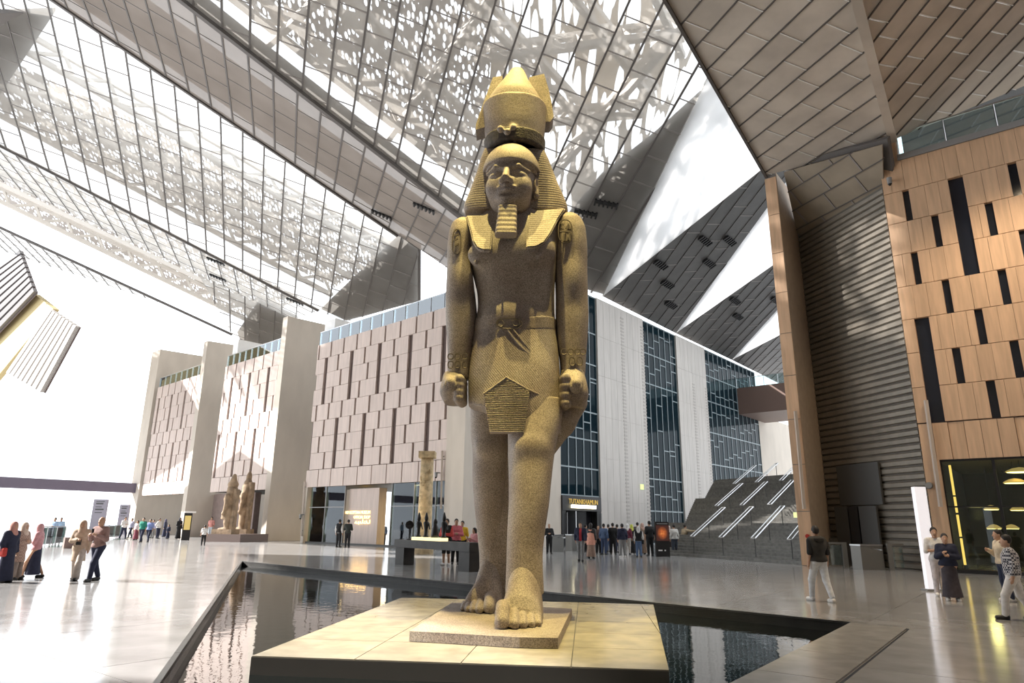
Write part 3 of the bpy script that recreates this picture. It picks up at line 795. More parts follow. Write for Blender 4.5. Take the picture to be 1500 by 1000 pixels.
def facet(name, label, px, pl, long_dir, w, l, mat, bars=True, rimw=.07, rim_mat='rim', gap=.05, parts=290, lgap=.10, bar_mat='grid', shift=0.0, drop=.10, bw=.13):
    n = pl[1] * (1 if pl[1][2] > 0 else -1)
    P3 = [at_plane(x, y, pl) if not isinstance(x, np.ndarray) else x for x, y in px]
    u = np.array(long_dir) - n * (np.array(long_dir) @ n); u /= np.linalg.norm(u); v = np.cross(n, u)
    o = P3[0]
    poly = ccw([((p - o) @ u, (p - o) @ v) for p in P3])
    root = struct(empty(name, tuple(o)), label)
    us = [p[0] for p in poly]; vs = [p[1] for p in poly]
    items = []
    for j in range(math.floor(min(vs) / w), math.ceil(max(vs) / w)):
        off = (0, .5, .25, .75)[j % 4] * l + shift
        for i in range(math.floor((min(us) - off) / l), math.ceil((max(us) - off) / l) + 1):
            r = [(off + i * l + gap / 2, j * w + lgap / 2), (off + (i + 1) * l - gap / 2, j * w + lgap / 2), (off + (i + 1) * l - gap / 2, (j + 1) * w - lgap / 2), (off + i * l + gap / 2, (j + 1) * w - lgap / 2)]
            c = clip_in(r, poly)
            if len(c) < 3 or abs(area2(c)) < .03: continue
            ctr = o + u * sum(q[0] for q in c) / len(c) + v * sum(q[1] for q in c) / len(c)
            x, y = pix(ctr); dist = np.linalg.norm(ctr - EYE)
            seen = -40 < x < 1540 and -40 < y < 1040
            items.append((-(abs(area2(c)) / dist ** 2) - (1 if seen else 0), c, abs(abs(area2(c)) - abs(area2(r))) < 1e-6, r))
    items.sort(key=lambda t: t[0])
    full = None; rim0 = None; rest = MB()
    def tray(c):
        pts = [u * q[0] + v * q[1] for q in c]; k = len(pts)
        V = pts + [p + n * .07 for p in pts]
        F = [tuple(range(k - 1, -1, -1))] + [(i, (i + 1) % k, (i + 1) % k + k, i + k) for i in range(k)]
        return V, F
    def edge_strip(c):                                   # rim along a panel's lower end; white ones imitate light through joints
        u0 = max(q[0] for q in c); e = [q for q in c if abs(q[0] - u0) < 1e-6]
        if len(e) < 2: return None
        a, b = u * e[0][0] + v * e[0][1], u * e[1][0] + v * e[1][1]
        return MB().prism([a, b, b - u * rimw, a - u * rimw], n * -.04)
    for q, (_, c, isfull, r) in enumerate(items):
        if q >= parts:
            rest.add(*tray(c)); continue
        if isfull:
            base = u * r[0][0] + v * r[0][1]
            if full is None:
                V, F = tray([(a[0] - r[0][0], a[1] - r[0][1]) for a in r]); ob = mesh('ceiling_panel', V, F, mat, root); full = ob.data; ob.location = tuple(base)
            else: ob = inst('ceiling_panel', full, root, tuple(base))
        else: ob = mesh('ceiling_panel', *tray(c), mat, root)
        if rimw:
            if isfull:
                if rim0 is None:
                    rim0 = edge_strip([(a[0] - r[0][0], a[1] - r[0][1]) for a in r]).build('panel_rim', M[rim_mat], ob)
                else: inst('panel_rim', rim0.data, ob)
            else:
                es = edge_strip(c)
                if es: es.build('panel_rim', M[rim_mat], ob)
    if rest.v:
        ro = rest.build('ceiling_panel_far', mat, root); ro['kind'] = 'stuff'
    if bars:
        for j in range(math.floor(min(vs) / w), math.ceil(max(vs) / w) + 1):
            c = clip_in([(min(us), j * w - bw / 2), (max(us), j * w - bw / 2), (max(us), j * w + bw / 2), (min(us), j * w + bw / 2)], poly)
            if len(c) >= 3:
                MB().prism([u * q[0] + v * q[1] + n * (-.05) for q in c], n * (.05 + drop)).build('grid_bar', M[bar_mat], root)
    return root, P3, n
def deck(name, px, pl, up, mat, th=.25):
    n = pl[1] * (1 if pl[1][2] > 0 else -1)
    pts = [at_plane(x, y, pl) + n * up for x, y in px]
    return struct(MB().prism(pts, n * th).build(name, mat))
def edge_beam(name, a, b, pl, w=.3, h=.5, mat='grid'):
    A_, B_ = at_plane(*a, pl), at_plane(*b, pl)
    return struct(MB().bar(A_, B_, w, h).build(name, M[mat]))
def sheet(name, px, pl, up, mat):
    n = pl[1] * (1 if pl[1][2] > 0 else -1)
    pts = [at_plane(x, y, pl) + n * up for x, y in px]
    return struct(mesh(name, pts, [tuple(range(len(pts)))], mat))
def truss(px_a, px_b, pl, up, depth, nseg, label):
    n = pl[1] * (1 if pl[1][2] > 0 else -1)
    a, b = at_plane(*px_a, pl) + n * up, at_plane(*px_b, pl) + n * up
    r = struct(empty('beam_truss', tuple(a)), label)
    t = b - a; N = n * depth
    MB().bar((0, 0, 0), t, .45).build('chord', M['truss'], r)
    MB().bar(N, t + N, .45).build('chord', M['truss'], r)
    for i in range(nseg):
        p, q = t * i / nseg, t * (i + 1) / nseg
        MB().bar(p, (p + q) / 2 + N, .28).build('web_bar', M['truss'], r)
        MB().bar((p + q) / 2 + N, q, .28).build('web_bar', M['truss'], r)
    return r

BIG = [(-67, -260), (690, 328), (861, 427), (883, 434), (1070, 45), (1055, 15), (915, -260)]
facet('ceiling_great', 'great sloping field of perforated ceiling panels above the statue', BIG, PBIG, D1, 2.0, 2.5, M['panel_light'])
BAND = [(-80, -107), (-240, -215), (-67, -260), (268, 0), (690, 328), (660, 395), (612, 365), (583, 345)]
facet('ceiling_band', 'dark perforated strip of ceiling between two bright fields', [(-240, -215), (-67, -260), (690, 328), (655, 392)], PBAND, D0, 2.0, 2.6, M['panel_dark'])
FAq = [(-200, -190), (583, 345), (612, 365), (612, 440), (505, 472), (470, 456), (-200, 110)]
facet('ceiling_bright', 'blazing white field of perforated ceiling panels toward the entrance', FAq, PFA, D1, 2.0, 2.5, M['panel_light'], bw=.10)
facet('ceiling_beige', 'narrow beige strip of ceiling panels toward the entrance', [(-200, 110), (467, 455), (430, 468), (-200, 168)], PFB, D0, 1.9, 2.6, M['panel_light'], bw=.07)
facet('ceiling_grey', 'pale grey field of ceiling panels toward the entrance', [(-200, 168), (430, 468), (420, 512), (355, 517), (340, 490), (-200, 241)], PFC, D1, 2.0, 2.5, M['panel_light'], bw=.10)
facet('ceiling_entrance', 'pale beige ceiling panels at the open entrance', [(-200, 241), (340, 490), (318, 520), (240, 520), (100, 455), (50, 420), (0, 366), (-200, 300)], PFD, D0, 1.9, 2.6, M['panel_light'], bw=.05)
facet('ceiling_soffit', 'brown grey ceiling panels above the stone column', [(975, 0), (1122, 257), (1290, 213), (1308, 205), (1255, 0), (1152, -400), (800, -306)], PS1, D0, 1.15, 2.3, M['panel_solid'], bw=.05, drop=.2, lgap=.03, gap=.03, rimw=.035, rim_mat='white')  # white rims paint in the brightness of the joints
facet('ceiling_terrace', 'brown ceiling panels above the tan wall terrace', [(1255, 0), (1308, 205), (1600, 85), (1600, -300), (1178, -300)], PS2, D1, 1.05, 2.1, M['panel_solid'], bw=.05, drop=.2, lgap=.03, gap=.04, rimw=.03, rim_mat='white')  # white rims again in place of bright slits
# edges of the folds
edge_beam('trim_3', (268 - 335, -260), (690, 328), PBIG, .35, .5); edge_beam('trim_4', (-200, -190), (583, 345), PBAND, .25, .35)
edge_beam('trim_5', (-200, 110), (467, 455), PFA, .22, .3); edge_beam('trim_6', (-200, 241), (340, 490), PFC, .25, .3)
edge_beam('trim_7', (800, -306), (1122, 257), PS1, .12, .3); edge_beam('trim_8', (1152, -400), (1308, 205), PS1, .35, .3, 'panel_solid')
# white fold sides and dark strips over the great stair
def strip(name, label, pts3, long_dir, mat):
    pl = plane(pts3[0], pts3[1] - pts3[0], pts3[2] - pts3[0])
    return facet(name, label, [(p, 0) for p in pts3], pl, long_dir, 1.5, 4.2, mat, bw=.04, lgap=.03, gap=.03)
E1L = at_plane(1120, -58, PBIG)
PD2 = plane(TIPS[0], TIPS[1] - TIPS[0], D1)
E1R = at_plane(1230, 157, PD2); E2L = at_plane(1230, 158.5, PD2)
E2L = at_plane(1180, 227, PD2)
PD3 = plane(TIPS[1], TIPS[2] - TIPS[1], D1)
E2R = at_plane(1230, 320, PD3); E3L = at_plane(1230, 353, PD3)
PD4 = plane(TIPS[2], GB, D1); E3R = at_plane(1230, 445, PD4)
def white_side(name, a, b, c, label):
    return struct(MB().prism([a, b, c], (0, 0, .2)).build(name, M['white_skin']), label)
white_side('ceiling_white_side', TIPS[0], E1L, E1R, 'great white triangular side of the roof fold nearest the statue')
white_side('ceiling_white_side', TIPS[1], E2L, E2R, 'white triangular side of the middle roof fold over the stair')
white_side('ceiling_white_side', TIPS[2], E3L, E3R, 'small white triangular side of the last roof fold over the stair')
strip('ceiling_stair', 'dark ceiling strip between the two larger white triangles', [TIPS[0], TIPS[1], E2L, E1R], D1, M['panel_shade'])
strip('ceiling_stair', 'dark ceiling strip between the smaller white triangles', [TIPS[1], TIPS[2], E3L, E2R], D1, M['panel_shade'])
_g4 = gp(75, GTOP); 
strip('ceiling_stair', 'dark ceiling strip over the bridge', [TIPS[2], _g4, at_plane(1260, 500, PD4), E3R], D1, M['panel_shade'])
M['fixture'] = pbr('fixture', (.7, .7, .7), .4)
# decks that keep daylight off the dark fields
deck('roof_deck', [(1034, 134), (883, 436), (855, 428), (780, 390), (835, 315), (880, 262), (960, 200)], PBIG, .5, M['deck'])
deck('roof_deck', [(583, 348), (614, 365), (614, 445), (505, 474), (468, 457)], PFA, .5, M['deck'])
deck('roof_deck', [(377, 443), (432, 468), (420, 514), (355, 519), (345, 490)], PFC, .5, M['deck'])
_bl = lambda f, x0, x1: None
deck('roof_deck', [(-240, -215), (-150, -238), (690 - 12, 356), (655, 394)], PBAND, 1.0, M['deck'])
deck('roof_deck', [(-95, -252), (-67, -262), (695, 329), (688, 338)], PBAND, 1.0, M['deck'])
for q in ((TIPS[0], TIPS[1], E2L, E1R), (TIPS[1], TIPS[2], E3L, E2R), (TIPS[2], _g4, at_plane(1260, 500, PD4), E3R)):
    struct(MB().prism([p + UPV * .5 for p in q], (0, 0, .3)).build('roof_deck', M['deck']))
sheet('roof_sheet', [(-67, -262), (690, 329), (780, 380), (700, 160), (760, -262)], PBIG, 4.6, M['roof_sheet'])
sheet('roof_lattice', [(760, -262), (700, 160), (780, 380), (883, 434), (1060, 20), (915, -262)], PBIG, 4.6, M['roof_lattice'])
sheet('roof_sheet', [(-200, 40), (583, 400), (470, 457), (-200, 110)], PFA, 4.0, M['roof_sheet'])
sheet('roof_sheet', [(-200, 165), (430, 466), (340, 492), (-200, 244)], PFC, 3.5, M['roof_sheet'])
for k in range(7):
    f = k / 6
    a = (-40 + 200 * k, -260); b = (690 + 30 * k, 330 - 10 * k)
for (a, b) in (((0, -240), (700, 300)), ((180, -260), (760, 290)), ((420, -260), (880, 230)), ((640, -240), (960, 170)), ((840, -240), (1000, 100))):
    truss(a, b, PBIG, 1.6, 2.2, 9, 'pale steel truss above the great ceiling field')
for (a, b) in (((900, -240), (560, 220)), ((760, -250), (380, 80)), ((1030, 20), (800, 280)), ((930, -120), (700, -200)), ((1000, 60), (690, 100)), ((940, 180), (720, 200))):
    truss(a, b, PBIG, 1.2, 1.6, 9, 'pale steel cross truss above the great ceiling field')
for (a, b) in (((-200, -40), (560, 390)), ((-200, 30), (520, 425)), ((-200, 80), (480, 445))):
    truss(a, b, PFA, 1.4, 2.0, 12, 'pale steel truss above the bright ceiling field')
for (a, b) in (((-200, 190), (400, 475)), ((-200, 215), (360, 482))):
    truss(a, b, PFC, 1.4, 1.8, 12, 'pale steel truss above the grey ceiling field')
# soffit between column and tan wall, above the shutter
_s = [at_plane(1148, 252, PS1), at_plane(1290, 213, PS1), sp(SLEN, ZSH - .1), sp(0, ZSH - .1)]
SOFF = plane(_s[0], _s[3] - _s[0], _s[2] - _s[0])
facet('ceiling_recess', 'shade-coloured ceiling panels in the recess above the ribbed wall', [pix(_s[0]), (1292, 212), pix(sp(SLEN, ZSH - .1)), pix(sp(0, ZSH - .1))], SOFF, D0, 1.0, 2.0, M['recess_shade'], bw=.05, drop=.2, lgap=.03, gap=.03)
deck('roof_deck', [pix(_s[0] + UPV * .3), (1294, 209), pix(sp(SLEN + .4, ZSH - .4)), pix(sp(-.3, ZSH - .4))], SOFF, .35, M['deck'])
# white wall behind the shop terrace
_t = [at_plane(612, 365, PFA), at_plane(612, 440, PFA)]
struct(MB().prism([wp(11.5, 16.6, -9), wp(16.3, 16.6, -9), wp(16.3, 24.5, -9), wp(11.5, 24.5, -9)], WN * -.3).build('wall_white_terrace', M['white_skin']), 'white wall behind the terrace over the shop')
# ceiling fittings: black slotted air grilles with small spotlights
def grille(x, y, pl, u, wdt, label, group):
    n = pl[1] * (1 if pl[1][2] > 0 else -1); c = at_plane(x, y, pl) - n * .08
    u = np.array(u) - n * (np.array(u) @ n); u /= np.linalg.norm(u); v = np.cross(n, u)
    r = empty('air_grille', tuple(c)); tag(r, label, 'grille', group)
    MB().obox((0, 0, 0), u * wdt / 2, v * .16, n * .04).build('frame', M['black'], r)
    k = 6
    for i in range(k): MB().obox(u * wdt * (i / (k - 1) - .5) * .94 - n * .1, u * .07, v * .3, n * .09).build('lamp', M['black'], r)
for x, y in ((888, 297), (858, 311)): grille(x, y, PBIG, D2, 1.9, 'black slotted grille in the dark field beside the great white triangle', 'grilles by the white triangle')
for x, y in ((1032, 351), (1068, 351), (967, 386), (1038, 384), (977, 415), (982, 445)): grille(x, y, PD2, TIPS[1] - TIPS[0], 1.9, 'black slotted grille in the ceiling strip between the white triangles', 'grilles over the stair')
for x, y in ((1076, 439), (1135, 438), (1080, 462)): grille(x, y, PD3, TIPS[2] - TIPS[1], 1.9, 'small black grille in the last dark ceiling strip', 'grilles in the last strip')
for x, y in ((317, 381), (320, 405), (433, 440)): grille(x, y, PFB, D2, 2.0, 'black row of slots in the narrow beige ceiling strip', 'slots in the beige strip')
for x, y in ((560, 313), (622, 303)): grille(x, y, PBAND, D2, 2.0, 'black row of slots at the tip of the dark ceiling strip', 'slots in the dark strip')
# louvred facade pieces at the entrance
LN_P = (wp(-40, 0, 14), WN)
def lou(px, n, mat, label):
    p = [at_plane(x, y, LN_P) for x, y in px]           # corners: far top, far bottom, near bottom, near top
    r = struct(empty('wall_louvre', tuple(p[0])), label)
    o = p[0]
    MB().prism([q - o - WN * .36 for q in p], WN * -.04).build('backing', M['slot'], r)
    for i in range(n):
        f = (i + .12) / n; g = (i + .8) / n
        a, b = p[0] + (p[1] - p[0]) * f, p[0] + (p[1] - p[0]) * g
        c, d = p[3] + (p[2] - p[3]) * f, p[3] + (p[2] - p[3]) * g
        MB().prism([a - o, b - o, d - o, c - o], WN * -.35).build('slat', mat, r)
lou([(28, 366), (50, 428), (-60, 545), (-60, 425)], 9, pbr('louvre_shaded', (.085, .075, .075), .5), 'grey louvred facade high beside the open entrance')  # slats coloured dark in place of the shade over them
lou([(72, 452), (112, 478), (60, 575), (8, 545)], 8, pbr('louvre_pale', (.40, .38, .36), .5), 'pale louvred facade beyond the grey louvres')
_p = [at_plane(x, y, (LN_P[0] - WN * 1.0, WN)) for x, y in ((50, 430), (78, 452), (-60, 620), (-60, 545))]
struct(MB().prism(_p, WN * -.6).build('wall_fascia', pbr('fascia', (.42, .33, .15), .7)), 'yellow stone fascia between the louvred facades')  # colour lowered to imitate shade on the fascia
# portal beam at the entrance
_pb = wp(-38.0, 0, 0)
struct(MB().prism([_pb + UPV * 4.75, _pb - az(40) * 48 + UPV * 4.75, _pb - az(40) * 48 + UPV * 5.85, _pb + UPV * 5.85], WA * 1.0).build('beam_portal', pbr('portal', (.16, .14, .19), .6)), 'dark lintel beam across the open entrance')
# the rest of the hall behind the viewer: opposite wall, end wall and roof
_q0 = wp(12, 0, 52); _q1 = wp(62, 0, 52)
struct(MB().prism([_q0, _q1, _q1 + UPV * 34, _q0 + UPV * 34], WN * .6).build('wall_opposite', M['concrete']), 'concrete wall of the hall behind the viewer')
_e0 = rp(RS1, 0); _e1 = rp(45, 0)
struct(MB().prism([_e0, _e1, _e1 + UPV * 30, _e0 + UPV * 30], RN * -.6).build('wall_right_far', M['tan_stone']), 'tan stone wall continuing beside the viewer')
struct(MB().prism([_e1, _q1, _q1 + UPV * 34, _e1 + UPV * 34], WR * .6).build('wall_end', M['concrete']), 'concrete end wall of the hall behind the viewer')
_r = [at_plane(-67, -262, PBIG), at_plane(1000, -262, PBIG), at_plane(800, -306, PS1) + UPV * .3, at_plane(1152, -400, PS1) + UPV * .3, at_plane(1600, -300, PS2) + UPV * .3]
_tri = [(-67, -262), (1218, -262)]
def roof_poly(pts): return struct(MB().prism(pts, (0, 0, .4)).build('roof_deck', M['deck']))
_z = 37.5
roof_poly([np.array([*_r[0][:2], _r[0][2] + .3]), np.array([*_r[1][:2], _r[1][2] + .3]), np.array([18, 6, 30]), np.array([30, -22, 30]), np.array([-32, -22, 34]), np.array([-74, 40, 40.0])])
roof_poly([np.array([18, 6, 24.0]), np.array([60, 10, 24.0]), np.array([60, -40, 24]), np.array([-10, -40, 24])])

deck('roof_deck', [(-240, -215), (-67, -260), (-400, -520), (-700, -520)], PBAND, .6, M['deck'])  # two solid roof pieces added out of view to hold back the sun
deck('roof_deck', [(-200, -190), (-200, 110), (-800, -190), (-800, -600)], PFA, .6, M['deck'])
roof_poly([np.array(p_) for p_ in ((-79, 61.0, 40.0), (-54, 60.0, 40.0), (-38, 46.5, 42.0), (-67, 46.0, 40.0))])  # unseen roof piece, added to keep sun off the shop wall
# ---------------------------------------------------------------- signed-distance sculpting
class Field:
    """grid over a box; shapes are blended into a distance field, then turned into one continuous surface"""
    def __init__(s, lo, hi, h):
        s.h = h; s.lo = np.array(lo, np.float32)
        s.n = [int(math.ceil((hi[i] - lo[i]) / h)) + 1 for i in range(3)]
        ax = [s.lo[i] + np.arange(s.n[i], dtype=np.float32) * h for i in range(3)]
        s.X, s.Y, s.Z = np.meshgrid(*ax, indexing='ij', sparse=True)
        s.D = np.full(s.n, 9.0, np.float32)
    def _smin(s, d, k):
        if k <= 0: s.D = np.minimum(s.D, d)
        else:
            hh = np.clip(.5 + .5 * (s.D - d) / k, 0, 1); s.D = s.D + (d - s.D) * hh - k * hh * (1 - hh)
    def _smax(s, d, k):                                   # carve: keep outside of d
        if k <= 0: s.D = np.maximum(s.D, -d)
        else:
            hh = np.clip(.5 - .5 * (s.D + d) / k, 0, 1); s.D = s.D + (-d - s.D) * hh + k * hh * (1 - hh)
    def put(s, d, k=.05, cut=False):
        if cut: s._smax(d, k)
        else: s._smin(d, k)
        return s
    def ell(s, c, r, k=.05, cut=False, yaw=0.0):
        x, y, z = s.X - c[0], s.Y - c[1], s.Z - c[2]
        if yaw: ca, sa = math.cos(yaw), math.sin(yaw); x, y = x * ca + y * sa, -x * sa + y * ca
        x, y, z = x / r[0], y / r[1], z / r[2]
        k0 = np.sqrt(x * x + y * y + z * z)
        return s.put((k0 - 1) * min(r), k, cut)
    def cone(s, a, b, ra, rb, k=.05, cut=False, sy=1.0):
        a = np.array(a, np.float32); b = np.array(b, np.float32); d = b - a; L = float(d @ d)
        x, y, z = s.X - a[0], s.Y - a[1], s.Z - a[2]
        t = np.clip((x * d[0] + y * d[1] + z * d[2]) / L, 0, 1)
        q = np.sqrt((x - t * d[0]) ** 2 + ((y - t * d[1]) / sy) ** 2 + (z - t * d[2]) ** 2)
        return s.put(q - (ra + (rb - ra) * t), k, cut)
    def box(s, c, hx, r=.03, k=.03, cut=False, R=None):
        x, y, z = s.X - c[0], s.Y - c[1], s.Z - c[2]
        if R is not None:
            x, y, z = (x * R[0][0] + y * R[0][1] + z * R[0][2], x * R[1][0] + y * R[1][1] + z * R[1][2], x * R[2][0] + y * R[2][1] + z * R[2][2])
        qx, qy, qz = np.abs(x) - (hx[0] - r), np.abs(y) - (hx[1] - r), np.abs(z) - (hx[2] - r)
        d = np.sqrt(np.maximum(qx, 0) ** 2 + np.maximum(qy, 0) ** 2 + np.maximum(qz, 0) ** 2) + np.minimum(np.maximum(np.maximum(qx, qy), qz), 0) - r
        return s.put(d, k, cut)
    def loft(s, secs, n=2.0, k=.05, cut=False, lo=None, hi=None, grow=0.0):
        """secs: (z, cx, cy, rx, ry) from low to high"""
        S = np.array(sorted(secs), np.float64); z = s.Z.ravel().astype(np.float64)
        def smooth(col):
            zz = S[:, 0]; i = np.clip(np.searchsorted(zz, z) - 1, 0, len(zz) - 2)
            t = np.clip((z - zz[i]) / (zz[i + 1] - zz[i]), 0, 1)
            v = S[:, col]; m = np.gradient(v, zz)
            hgt = zz[i + 1] - zz[i]
            t2, t3 = t * t, t ** 3
            return ((2 * t3 - 3 * t2 + 1) * v[i] + (t3 - 2 * t2 + t) * hgt * m[i] + (-2 * t3 + 3 * t2) * v[i + 1] + (t3 - t2) * hgt * m[i + 1]).astype(np.float32).reshape(1, 1, -1)
        cx, cy, rx, ry = (smooth(c) for c in (1, 2, 3, 4))
        rx = np.maximum(rx + grow, .01); ry = np.maximum(ry + grow, .01)
        x, y = np.abs(s.X - cx) / rx, np.abs(s.Y - cy) / ry
        kk = (x ** n + y ** n) ** (1.0 / n) if n != 2 else np.sqrt(x * x + y * y)
        d = (kk - 1) * np.minimum(rx, ry)
        a = S[0, 0] if lo is None else lo; b = S[-1, 0] if hi is None else hi
        d = np.maximum(d, np.maximum(a - s.Z, s.Z - b))
        return s.put(d, k, cut)
    def above(s, z, k=0.0): s.D = np.maximum(s.D, z - s.Z); return s
    def surface(s):
        D = s.D
        D[0], D[-1], D[:, 0], D[:, -1], D[:, :, 0], D[:, :, -1] = 1, 1, 1, 1, 1, 1
        ins = D < 0
        nx, ny, nz = [q - 1 for q in s.n]
        c = np.zeros((nx, ny, nz), np.int8)
        for i in (0, 1):
            for j in (0, 1):
                for k in (0, 1): c += ins[i:nx + i, j:ny + j, k:nz + k]
        act = (c > 0) & (c < 8)
        idx = np.full((nx, ny, nz), -1, np.int32); I = np.argwhere(act); idx[act] = np.arange(len(I))
        acc = np.zeros((len(I), 3)); cnt = np.zeros(len(I))
        cor = [(i, j, k) for i in (0, 1) for j in (0, 1) for k in (0, 1)]
        V = {q: D[I[:, 0] + q[0], I[:, 1] + q[1], I[:, 2] + q[2]] for q in cor}
        for a in cor:
            for ax in range(3):
                if a[ax] == 0:
                    b = list(a); b[ax] = 1; b = tuple(b)
                    va, vb = V[a], V[b]; m = (va < 0) != (vb < 0)
                    t = np.where(m, va / np.where(m, va - vb, 1), 0)
                    p = np.array(a, float)[None, :].repeat(len(I), 0); p[:, ax] += t
                    acc += p * m[:, None]; cnt += m
        P = s.lo + (I + acc / np.maximum(cnt, 1)[:, None]) * s.h
        F = []
        for ax in range(3):
            o1, o2 = (ax + 1) % 3, (ax + 2) % 3
            sl = [slice(1, None)] * 3
            A = [slice(1, q - 1) for q in s.n]; B = list(A)
            A[ax] = slice(0, s.n[ax] - 1); B[ax] = slice(1, s.n[ax])
            da, db = ins[tuple(A)], ins[tuple(B)]
            for flip, m in ((False, da & ~db), (True, ~da & db)):
                E = np.argwhere(m)
                if not len(E): continue
                off = np.array([1, 1, 1]); off[ax] = 0; E = E + off
                q = []
                for u, v in ((0, 0), (-1, 0), (-1, -1), (0, -1)):
                    e = E.copy(); e[:, o1] += u; e[:, o2] += v; q.append(idx[e[:, 0], e[:, 1], e[:, 2]])
                Q = np.stack(q, 1)
                F.append(Q[:, ::-1] if flip else Q)
        F = np.concatenate(F); F = F[(F >= 0).all(1)]
        return P, F
    def build(s, name, mat, parent=None, origin=(0, 0, 0), relax=2):
        P, F = s.surface(); P = P - np.array(origin)
        for _ in range(relax):                            # light smoothing of grid steps
            S = np.zeros_like(P); N = np.zeros(len(P))
            for a, b in ((0, 1), (1, 2), (2, 3), (3, 0)):
                np.add.at(S, F[:, a], P[F[:, b]]); np.add.at(N, F[:, a], 1); np.add.at(S, F[:, b], P[F[:, a]]); np.add.at(N, F[:, b], 1)
            P = P * .5 + S / np.maximum(N, 1)[:, None] * .5
        me = bpy.data.meshes.new(name)
        me.vertices.add(len(P)); me.vertices.foreach_set('co', P.astype(np.float32).ravel())
        me.loops.add(len(F) * 4); me.loops.foreach_set('vertex_index', F.astype(np.int32).ravel())
        me.polygons.add(len(F)); me.polygons.foreach_set('loop_start', np.arange(0, len(F) * 4, 4, dtype=np.int32))
        me.polygons.foreach_set('use_smooth', np.ones(len(F), bool))
        me.update(calc_edges=True); me.validate()
        if mat is not None: me.materials.append(mat)
        return link(bpy.data.objects.new(name, me), parent)
# ---------------------------------------------------------------- colossal statue
SY = 12.6
def q(x, y, f=0.0): return at_Y(x, y, SY - f)
def sec(y, xl, xr, f, ry):
    a, b = q(xl, y, f), q(xr, y, f); return (float((a[2] + b[2]) / 2), float((a[0] + b[0]) / 2), SY - f, float((b[0] - a[0]) / 2), ry)
def granite(name, wave=None):
    m, nt, b = mat_nodes(name)
    b.inputs['Roughness'].default_value = .62; b.inputs['Specular IOR Level'].default_value = .35
    geo = nt.nodes.new('ShaderNodeNewGeometry')
    n1 = nt.nodes.new('ShaderNodeTexNoise'); n1.inputs['Scale'].default_value = 55; n1.inputs['Detail'].default_value = 6
    n2 = nt.nodes.new('ShaderNodeTexNoise'); n2.inputs['Scale'].default_value = 1.3; n2.inputs['Detail'].default_value = 4
    for n_ in (n1, n2): nt.links.new(geo.outputs['Position'], n_.inputs['Vector'])
    cr = nt.nodes.new('ShaderNodeValToRGB'); e = cr.color_ramp.elements
    e[0].position = .34; e[0].color = (.18, .16, .145, 1); e[1].position = .66; e[1].color = (.43, .385, .345, 1)
    x = e.new(.5); x.color = (.31, .275, .245, 1)
    nt.links.new(n1.outputs[0], cr.inputs[0])
    mx = nt.nodes.new('ShaderNodeMix'); mx.data_type = 'RGBA'; mx.blend_type = 'MULTIPLY'; mx.inputs[0].default_value = 1
    c2 = nt.nodes.new('ShaderNodeValToRGB'); c2.color_ramp.elements[0].position = .35; c2.color_ramp.elements[0].color = (.74, .68, .66, 1)
    c2.color_ramp.elements[1].position = .65; c2.color_ramp.elements[1].color = (1.1, 1.08, 1.05, 1)
    nt.links.new(n2.outputs[0], c2.inputs[0]); nt.links.new(cr.outputs[0], mx.inputs[6]); nt.links.new(c2.outputs[0], mx.inputs[7])
    nt.links.new(mx.outputs[2], b.inputs['Base Color'])
    bp = nt.nodes.new('ShaderNodeBump'); bp.inputs['Strength'].default_value = .25; bp.inputs['Distance'].default_value = .012
    n3 = nt.nodes.new('ShaderNodeTexNoise'); n3.inputs['Scale'].default_value = 14; n3.inputs['Detail'].default_value = 5
    nt.links.new(geo.outputs['Position'], n3.inputs['Vector'])
    h = n3.outputs[0]
    if wave:
        mp = nt.nodes.new('ShaderNodeMapping'); mp.inputs['Rotation'].default_value = wave[1]
        nt.links.new(geo.outputs['Position'], mp.inputs['Vector'])
        wv = nt.nodes.new('ShaderNodeTexWave'); wv.bands_direction = wave[2]; wv.inputs['Scale'].default_value = wave[0]; wv.inputs['Distortion'].default_value = .3
        nt.links.new(mp.outputs[0], wv.inputs['Vector'])
        ad = nt.nodes.new('ShaderNodeMath'); ad.operation = 'ADD'; sc = nt.nodes.new('ShaderNodeMath'); sc.operation = 'MULTIPLY'; sc.inputs[1].default_value = 1.0; nt.links.new(wv.outputs['Fac'], sc.inputs[0]); nt.links.new(sc.outputs[0], ad.inputs[0]); nt.links.new(h, ad.inputs[1]); h = ad.outputs[0]
    nt.links.new(h, bp.inputs['Height']); nt.links.new(bp.outputs[0], b.inputs['Normal'])
    return m
M['granite'] = granite('granite')
M['granite_pleat'] = granite('granite_pleat', (9.0, (0, math.radians(38), 0), 'X'))
M['granite_lines'] = granite('granite_lines', (6.0, (0, 0, 0), 'Z'))
ST0 = np.array([0.05, 12.6, 0.17])
statue = empty('colossal_statue', tuple(ST0)); tag(statue, 'colossal granite statue of a striding king with headdress and broken crown', 'statue')
GRD = 0.17
# torso with chest, belly and neck
f = Field((-1.2, SY - .95, 4.9), (1.3, SY + .75, 8.25), .028)
f.loft([sec(486, 692, 815, 0, .52), sec(470, 697, 813, 0, .50), sec(452, 700, 812, 0, .49), sec(430, 699, 812, 0, .52), sec(400, 692, 814, 0, .58),
        sec(375, 688, 816, 0, .60), sec(352, 684, 820, -.02, .56), sec(335, 688, 818, -.05, .48), sec(322, 700, 806, -.08, .40), sec(310, 715, 790, -.05, .36), sec(285, 718, 786, -.02, .36)], n=2.5)
for x, y, w in ((712, 372, 1), (785, 366, 1)):
    c = q(x, y, .5); f.ell((c[0], SY - .46, c[2]), (.36, .16, .26), .14)
for x, y in ((697, 386), (790, 377)):
    c = q(x, y, .55); f.ell((c[0], SY - .60, c[2]), (.05, .06, .05), .03)
c = q(746, 452, .5); f.ell((c[0], SY - .55, c[2]), (.055, .12, .08), .06, cut=True)
